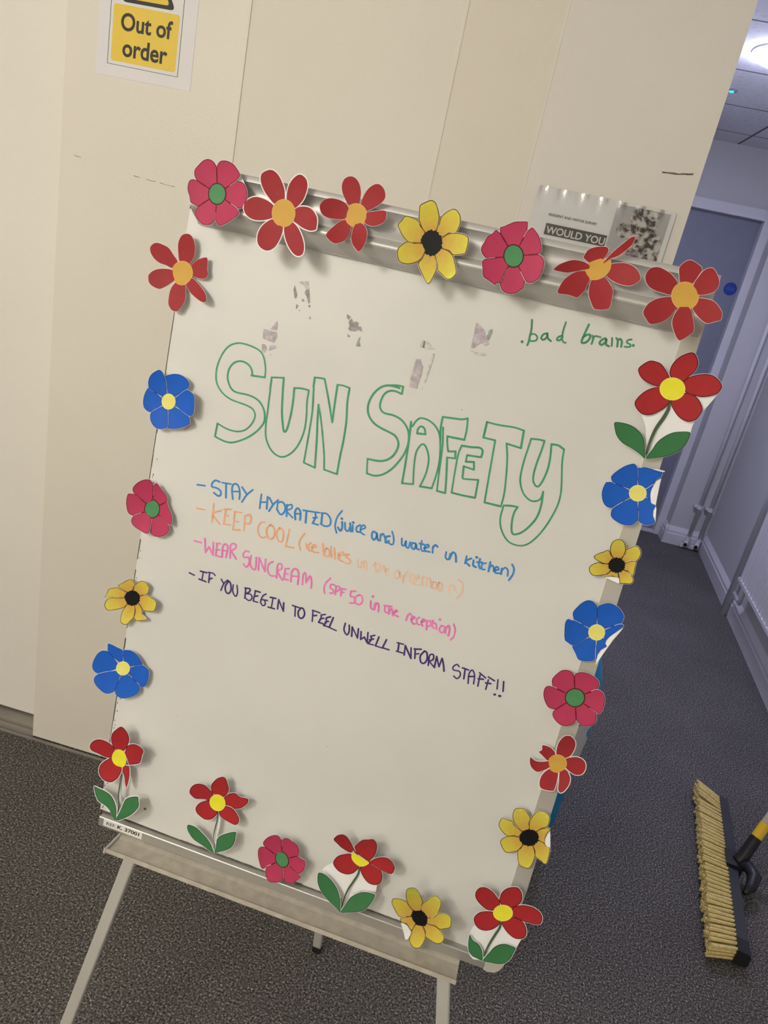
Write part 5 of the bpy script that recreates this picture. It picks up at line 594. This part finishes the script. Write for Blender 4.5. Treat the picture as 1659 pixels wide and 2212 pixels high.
def poly_area(p): return .5 * sum(p[i].x * p[(i + 1) % len(p)].y - p[(i + 1) % len(p)].x * p[i].y for i in range(len(p)))
def offset(p, d):                # push a closed loop outwards by d
    n = len(p); s = 1 if poly_area(p) > 0 else -1; out = []
    for i in range(n):
        t = p[(i + 1) % n] - p[i - 1]
        t = t.normalized() if t.length > 1e-9 else Vector((1, 0))
        out.append(p[i] + Vector((t.y, -t.x)) * s * d)
    return out
def blade(mb, loop, wf_, rim, lay, tf=None, tv=None):    # curved sheet filling a closed loop: rim ring, then inner rings to the middle
    n = len(loop); c = sum(loop, Vector((0, 0))) / n
    inner = [q_ + (c - q_).normalized() * min(rim, (c - q_).length * .5) for q_ in loop]
    rings = [loop, inner] + [[c + (q_ - c) * k for q_ in inner] for k in (.7, .4, .15)]
    pts = [q_ for r in rings for q_ in r] + [c]
    fs = []; mi = []
    for a in range(4):
        for b_ in range(n):
            d = (b_ + 1) % n; fs.append((a * n + b_, a * n + d, (a + 1) * n + d, (a + 1) * n + b_)); mi.append(0 if a == 0 else 1)
    for b_ in range(n): fs.append((4 * n + b_, 4 * n + (b_ + 1) % n, 5 * n)); mi.append(1)
    k = len(mb.v); mb.v += [tuple(W(q_.x, q_.y, wf_(q_) + lay)) for q_ in pts]; mb.f += [tuple(x + k for x in f) for f in fs]; mb.i += mi
    if tv is not None: tv += [tf(q_) for q_ in pts]
GROUPS = {'red6': 'red six-petalled paper flowers on the board', 'stem': 'red stemmed paper flowers on the board', 'pink': 'pink paper flowers on the board', 'blue': 'blue paper flowers on the board', 'yellow': 'yellow paper flowers on the board'}
for D in FLOWERS:
    kind = D['k']; c0 = Vector(D['c']) * S4; R_ = D['R'] * S4; w0 = D['w']; rim = D['rim'] * .00077
    f = thing('paper_flower', D['l'], 'paper flower', W(c0.x, c0.y, w0), GROUPS[kind])
    lift0 = max(D['lf'])
    def wfun(l): return lambda q_: w0 + l * min((q_ - c0).length / R_, 1.6) ** 2
    back = MB()
    tf = lambda q_: (q_ - c0).length / R_
    for k, (pts, l) in enumerate(zip(D['p'], D['lf'])):
        loop = cr([(a * S4, c * S4) for a, c in pts], 4, True)
        wf_ = wfun(l); lay = .0004 + .00006 * k
        mb = MB(); tv = []
        blade(mb, loop, wf_, RIMD[kind], lay, tf, tv)
        o = mb.build('petal', list(PM[kind]), f, smooth=True)
        if kind == 'yellow':
            a = o.data.attributes.new('along', 'FLOAT', 'POINT'); a.data.foreach_set('value', tv)
        blade(back, offset(loop, rim), wf_, .001, 0.)
    cpl = [Vector((a * S4, c * S4)) for a, c in D['cp']]
    cw = wfun(lift0 * .3)
    if kind == 'yellow':         # jagged seed head
        cc = sum(cpl, Vector((0, 0))) / len(cpl); fine = cr(cpl, 2, True)
        cpl = [cc + (q_ - cc) * (1.03 + (.055 if k % 3 == 0 else -.03) + .03 * math.sin(k * 5.1)) for k, q_ in enumerate(fine)]
    elif len(cpl) < 20: cpl = cr(cpl, 3, True)
    mb = MB(); blade(mb, cpl, cw, .0008 if kind != 'pink' else .0013, .0011)
    mb.build('flower_centre', list(CM[kind]), f, smooth=True)
    blade(back, cpl, cw, .001, .0001)
    lw = wfun(lift0 * .25)
    for pts in D.get('pa', []):
        mb_ = [Vector((a * S4, c * S4)) for a, c in pts]
        me_ = MB().add([W(q_.x, q_.y, w0 - .0003) for q_ in mb_], [tuple(range(len(mb_)))])
        back.v += []; back.add(me_.v, me_.f)
    for k, pts in enumerate(D.get('lv', [])):
        loop = cr([(a * S4, c * S4) for a, c in pts], 3, True); wv = wfun(lift0 * .5)
        mb = MB(); blade(mb, loop, wv, .0009, .0005 + .0001 * k); mb.build('leaf', list(LEAF), f, smooth=True)
        blade(back, offset(loop, rim), wv, .001, 0.)
    if 'st' in D:
        wd, pts = D['st']; line = cr([(a * S4, c * S4) for a, c in pts], 4); hw = wd * S4 * .5
        n_ = len(line); L_ = []; Rr = []
        for i in range(n_):
            t = (line[min(i + 1, n_ - 1)] - line[max(i - 1, 0)]).normalized(); nn = Vector((-t.y, t.x)); k = hw * (1.05 - .75 * abs(i / (n_ - 1) - .35))
            L_.append(line[i] + nn * k); Rr.append(line[i] - nn * k)
        mb = MB().add([W(q_.x, q_.y, lw(q_) + .0009) for q_ in L_] + [W(q_.x, q_.y, lw(q_) + .0009) for q_ in Rr], [(i, i + 1, n_ + i + 1, n_ + i) for i in range(n_ - 1)])
        mb.build('stem', STEM, f)
    o = back.build('paper_backing', M['flower_paper'], f, smooth=True); o['label'] = 'white paper backing'
    for pts in D.get('fl', []):
        fp = [Vector((a * S4, c * S4)) for a, c in pts]; wv = wfun(lift0 * 1.2)
        o = MB().add([W(q_.x, q_.y, wv(q_) + .0016) for q_ in fp], [tuple(range(len(fp)))]).build('folded_flap', M['flap_paper'], f); o['label'] = 'white back of a folded petal'

# ------------------------------------------------------------------ corridor fittings
lt = thing('ceiling_downlight', 'round lit ceiling light in the corridor', 'ceiling light', (.79, 3.52, ZC))
def disc(mb, c, r0, r1, z0, z1, seg=40):
    ring = lambda r, z: [(c[0] + r * math.cos(2 * math.pi * k / seg), c[1] + r * math.sin(2 * math.pi * k / seg), z) for k in range(seg)]
    return mb.loft([ring(r0, z0), ring(r1, z1)])
disc(MB(), (.79, 3.52), .152, .150, ZC - .001, ZC - .006).build('light_rim', M['gloss'], lt)
dm = MB().loft([[(.79 + r * math.cos(2 * math.pi * k / 40), 3.52 + r * math.sin(2 * math.pi * k / 40), ZC - z) for k in range(40)] for r, z in ((.148, .0065), (.140, .020), (.118, .030), (.070, .037), (.015, .040))])
dm.build('diffuser', emit('lit_diffuser', (.66, .68, 1.0), 78.), lt, smooth=True)
gl_ = thing('indicator_light', 'small green indicator light on the corridor ceiling', 'indicator light', (.728, 4.17, ZC))
disc(MB(), (.728, 4.17), .022, .018, ZC - .001, ZC - .008).build('indicator_body', mat('blue_grey_plastic', (.20, .22, .42), rough=.4), gl_)
disc(MB(), (.722, 4.165), .0115, .010, ZC - .0085, ZC - .012).build('indicator_lens', emit('green_led', (.05, .9, .62), 1.6), gl_)

M['door_blue'] = mat('blue_sign_vinyl', (.006, .05, .33), rough=.35)
M['door_pale'] = mat('pale_sign_band', (.06, .13, .38), rough=.4)
ds = thing('door_sign', 'round blue sign on the grey corridor door', 'sign', (1.325, 5.419, 1.735))
pts = [(1.325 + .041 * math.cos(t), 1.735 + .041 * math.sin(t)) for t in [2 * math.pi * k / 32 for k in range(32)]]
plate('sign_disc', pts, 5.4195, .002, M['door_blue'], ds)
mb = MB()
for z in (1.743, 1.735, 1.727): mb.box(1.298, 1.352, 5.4168, 5.4174, z - .0018, z + .0018)
mb.build('sign_band', M['door_pale'], ds)

for x, lab_ in ((1.566, 'left of two white heating pipes in the corridor corner'), (1.640, 'right of two white heating pipes, nearest the corridor corner')):
    pp = thing('heating_pipe', lab_, 'pipe', (x, 5.185, 0), 'white heating pipes in the corridor corner')
    MB().tube([(x, 5.185, .085), (x, 5.185, ZC - .002)], .0125, 14).build('pipe_run', M['gloss'], pp, smooth=True)
    MB().tube([(x, 5.185, .30), (x, 5.185, .325)], .019, 14).box(x - .034, x - .012, 5.19, 5.223, .305, .320).build('pipe_clip', M['gloss'], pp)
    vv = MB().tube([(x, 5.185, .020), (x, 5.185, .090)], .018, 12).tube([(x, 5.187, .052), (x - .014, 5.150, .040)], .016, 12).build('drain_valve', M['gloss'], pp, smooth=True, sharp=40)
    MB().tube([(x - .013, 5.152, .0405), (x - .0155, 5.143, .0375)], .011, 12).build('valve_bore', M['black'], vv)
    MB().tube([(x - .03, 5.172, .012), (x - .03, 5.172, .034)], .013, 10).build('valve_cap', M['gloss'], vv)

def RW(y, off, z): return (rx(y, off), y, z)
ra = thing('radiator', 'white ribbed radiator on the corridor wall', 'radiator', RW(3.3, 0.0, .31))
secs = []
y0, y1 = 2.72, 3.89
nr_ = 25
mb = MB(); cols = []
for k in range(nr_):
    ya = y0 + (y1 - y0) * k / nr_; st = (y1 - y0) / nr_
    for t, o_ in ((0, .062), (.14, .064), (.30, .084), (.70, .084), (.86, .064)): cols.append((ya + t * st, o_))
cols.append((y1, .070))
front = [[RW(y, o_, z) for y, o_ in cols] for z in (.315, .905)]
mb.loft(front, caps=False, closed=False)
mb.loft([[RW(y, o_, z) for o_, z in ((.070, .310), (.070, .910), (.020, .910), (.020, .310))] for y in (y0, y1)])
mb.build('ribbed_panel', M['gloss'], ra)
MB().loft([[RW(y, o_, z) for o_, z in ((.086, .300), (.086, .318), (.018, .318), (.018, .300))] for y in (y0 - .01, y1 + .01)]).build('bottom_rail', M['gloss'], ra)
MB().loft([[RW(y, o_, z) for o_, z in ((.086, .902), (.086, .920), (.018, .920), (.018, .902))] for y in (y0 - .01, y1 + .01)]).build('top_rail', M['gloss'], ra)
MB().tube([RW(3.86, .045, .31), RW(3.86, .045, .20), RW(3.90, .03, .17), RW(4.06, .025, .165)], .011, 10).build('valve_tail', M['gloss'], ra, smooth=True)
pv = tag(MB().tube([RW(4.115, .026, .0005), RW(4.115, .026, ZC - .002)], .0165, 16).build('riser_pipe', M['gloss'], smooth=True), 'white vertical pipe standing at the end of the radiator', 'pipe')

# ------------------------------------------------------------------ blue sack beside the wall end
def sack_mat():
    mt, nt, b = nodes_of('blue_printed_plastic', .32, 0, .5)
    L = nt.links.new
    tc = nt.nodes.new('ShaderNodeTexCoord'); mp = nt.nodes.new('ShaderNodeMapping'); mp.inputs['Scale'].default_value = (16, 16, 12)
    n = nt.nodes.new('ShaderNodeTexNoise'); n.inputs['Scale'].default_value = 1.; n.inputs['Detail'].default_value = 0
    L(tc.outputs['Object'], mp.inputs['Vector']); L(mp.outputs[0], n.inputs['Vector'])
    sx = nt.nodes.new('ShaderNodeSeparateXYZ'); L(tc.outputs['Object'], sx.inputs[0])
    g = nt.nodes.new('ShaderNodeMath'); g.operation = 'COMPARE'; L(sx.outputs[2], g.inputs[0]); g.inputs[1].default_value = .375; g.inputs[2].default_value = .075
    t = nt.nodes.new('ShaderNodeMath'); t.operation = 'GREATER_THAN'; L(n.outputs['Fac'], t.inputs[0]); t.inputs[1].default_value = .50
    k = nt.nodes.new('ShaderNodeMath'); k.operation = 'MULTIPLY'; L(g.outputs[0], k.inputs[0]); L(t.outputs[0], k.inputs[1])
    mx = nt.nodes.new('ShaderNodeMix'); mx.data_type = 'RGBA'; L(k.outputs[0], mx.inputs[0]); mx.inputs[6].default_value = (.012, .27, .60, 1); mx.inputs[7].default_value = (.58, .60, .62, 1)
    L(mx.outputs[2], b.inputs['Base Color'])
    return mt
sk = MB(); secs = []
for z, h, d in ((.001, .080, .070), (.02, .098, .085), (.10, .104, .09), (.25, .105, .092), (.40, .112, .09), (.50, .108, .082), (.58, .098, .066), (.64, .078, .042), (.675, .045, .018)):
    secs.append([(.397 + h * (abs(math.cos(t)) ** .75) * math.copysign(1, math.cos(t)) * (1 + .012 * math.sin(5 * t + z * 40)),
                  1.925 + d * (abs(math.sin(t)) ** .75) * math.copysign(1, math.sin(t)) * (1 + .03 * math.sin(4 * t + z * 31)), z) for t in [2 * math.pi * k / 28 for k in range(28)]])
tag(sk.loft(secs).build('plastic_sack', sack_mat(), smooth=True, sharp=60), 'blue plastic sack with white print standing behind the right edge of the board', 'sack')

# ------------------------------------------------------------------ broom
br = thing('broom', 'broom with yellow bristles and black head lying on its side on the carpet', 'broom', (1.03, 1.97, 0))
H0 = Vector((1.108, 2.293, .036)); H1 = Vector((1.000, 1.635, .036)); dh = (H1 - H0).normalized(); sd = Vector((dh.y, -dh.x, 0))   # sd points to the bristle side
if sd.x > 0: sd = -sd
LH = (H1 - H0).length
M['bristle'] = mat('yellow_bristle', (.78, .62, .24), rough=.6, var=.14, scale=120)
M['bristle_root'] = mat('shadowed_bristle_core', (.16, .11, .03), rough=.8, var=.3, scale=90)
M['head'] = mat('dark_grey_head', (.045, .047, .055), rough=.4)
hd = MB().loft([[P + sd * a + Vector((0, 0, c)) for a, c in ((.012, .022), (-.018, .019), (-.022, .012), (-.022, -.014), (-.016, -.022), (.012, -.022))] for P in (H0, H1)]).build('broom_head', M['head'], br)
MB().loft([[H1 + dh * s_ + sd * a + Vector((0, 0, c)) for a, c in ((.013, .0235), (-.019, .020), (-.0235, .012), (-.0235, -.015), (-.017, -.0235), (.013, -.0235))] for s_ in (-.045, .003)]).build('end_cap', M['black'], hd)
bs = MB(); ROWS = 42
for k in range(ROWS):
    t = (k + .5) / ROWS
    for lv in range(4):
        zz = .017 - .0115 * lv
        P = H0 + dh * (LH * t + random.uniform(-.002, .002)) + sd * .010 + Vector((0, 0, zz))
        fan = (t - .5) * .055 + random.uniform(-.002, .002) - (.028 if t < .12 else 0)
        ln = .074 + random.uniform(-.004, .004)
        Q = P + sd * ln + dh * fan + Vector((0, 0, -.002 + random.uniform(-.003, .003) + (.003 if lv == 0 else 0)))
        Q.z = max(Q.z, .004)
        a = dh * .0042; b_ = Vector((0, 0, .0045)); e_ = dh * .0062; g_ = Vector((0, 0, .0056))
        bs.loft([[P + a * math.cos(q_) + b_ * math.sin(q_) for q_ in [math.pi * j / 3 for j in range(6)]],
                 [(P + Q) / 2 + a * 1.25 * math.cos(q_) + b_ * 1.1 * math.sin(q_) for q_ in [math.pi * j / 3 for j in range(6)]],
                 [Q + e_ * math.cos(q_) + Vector((0, 0, max(-Q.z + .001, g_.z * math.sin(q_)))) + sd * random.uniform(-.003, .002) for q_ in [math.pi * j / 3 for j in range(6)]]])
bo = bs.build('bristles', M['bristle'], br); bo['kind'] = 'stuff'
bo['label'] = 'yellow bristles'
HB = Vector((1.085, 1.985, .075)); HE = Vector((rx(2.42, .0) + .002, 2.42, .93)); hv = (HE - HB).normalized()
MID = H0 + dh * (LH * .47)
MB().loft([[MID + dh * s_ + sd * a + Vector((0, 0, c)) for a, c in ((.018, .0235), (.018, .030), (-.012, .032), (-.030, .024), (-.030, -.012), (-.0235, -.012))] for s_ in (-.034, .034)]).build('head_bracket', M['black'], br)
hk = MB().tube([MID + sd * -.022 + dh * .01 + Vector((0, 0, .020)), MID + sd * -.045 + dh * .02 + Vector((0, 0, .034)), MID + sd * -.060 + dh * .05 + Vector((0, 0, .030)), MID + sd * -.050 + dh * .085 + Vector((0, 0, .018)), MID + sd * -.030 + dh * .115 + Vector((0, 0, .012))], [.014, .019, .020, .016, .006], 12)
hk.build('swivel_hook', M['black'], br, smooth=True)
A = HB + hv * .005
MB().tube([MID + sd * -.018 + Vector((0, 0, .026)), A, HB + hv * .075], [.018, .019, .0175], 14).build('handle_socket', M['black'], br, smooth=True, sharp=50)
hn = MB().tube([HB + hv * .07, HE - hv * .02], [.0145, .0125], 16).build('handle', mat('grey_handle', (.52, .50, .47), rough=.4), br, smooth=True, sharp=50)
MB().tube([HB + hv * .065, HB + hv * .125], [.0165, .0160], 16).build('yellow_ferrule', mat('yellow_plastic', alb(232, 178, 34), rough=.35), hn, smooth=True, sharp=50)
lb = MB().tube([HB + hv * .126, HB + hv * .30], [.0148, .0142], 16).build('handle_label', mat('beige_label', (.62, .50, .36), rough=.6, var=.2, scale=220), hn, smooth=True, sharp=50)
for o in bpy.data.objects:
    if '_o' in o: del o['_o']
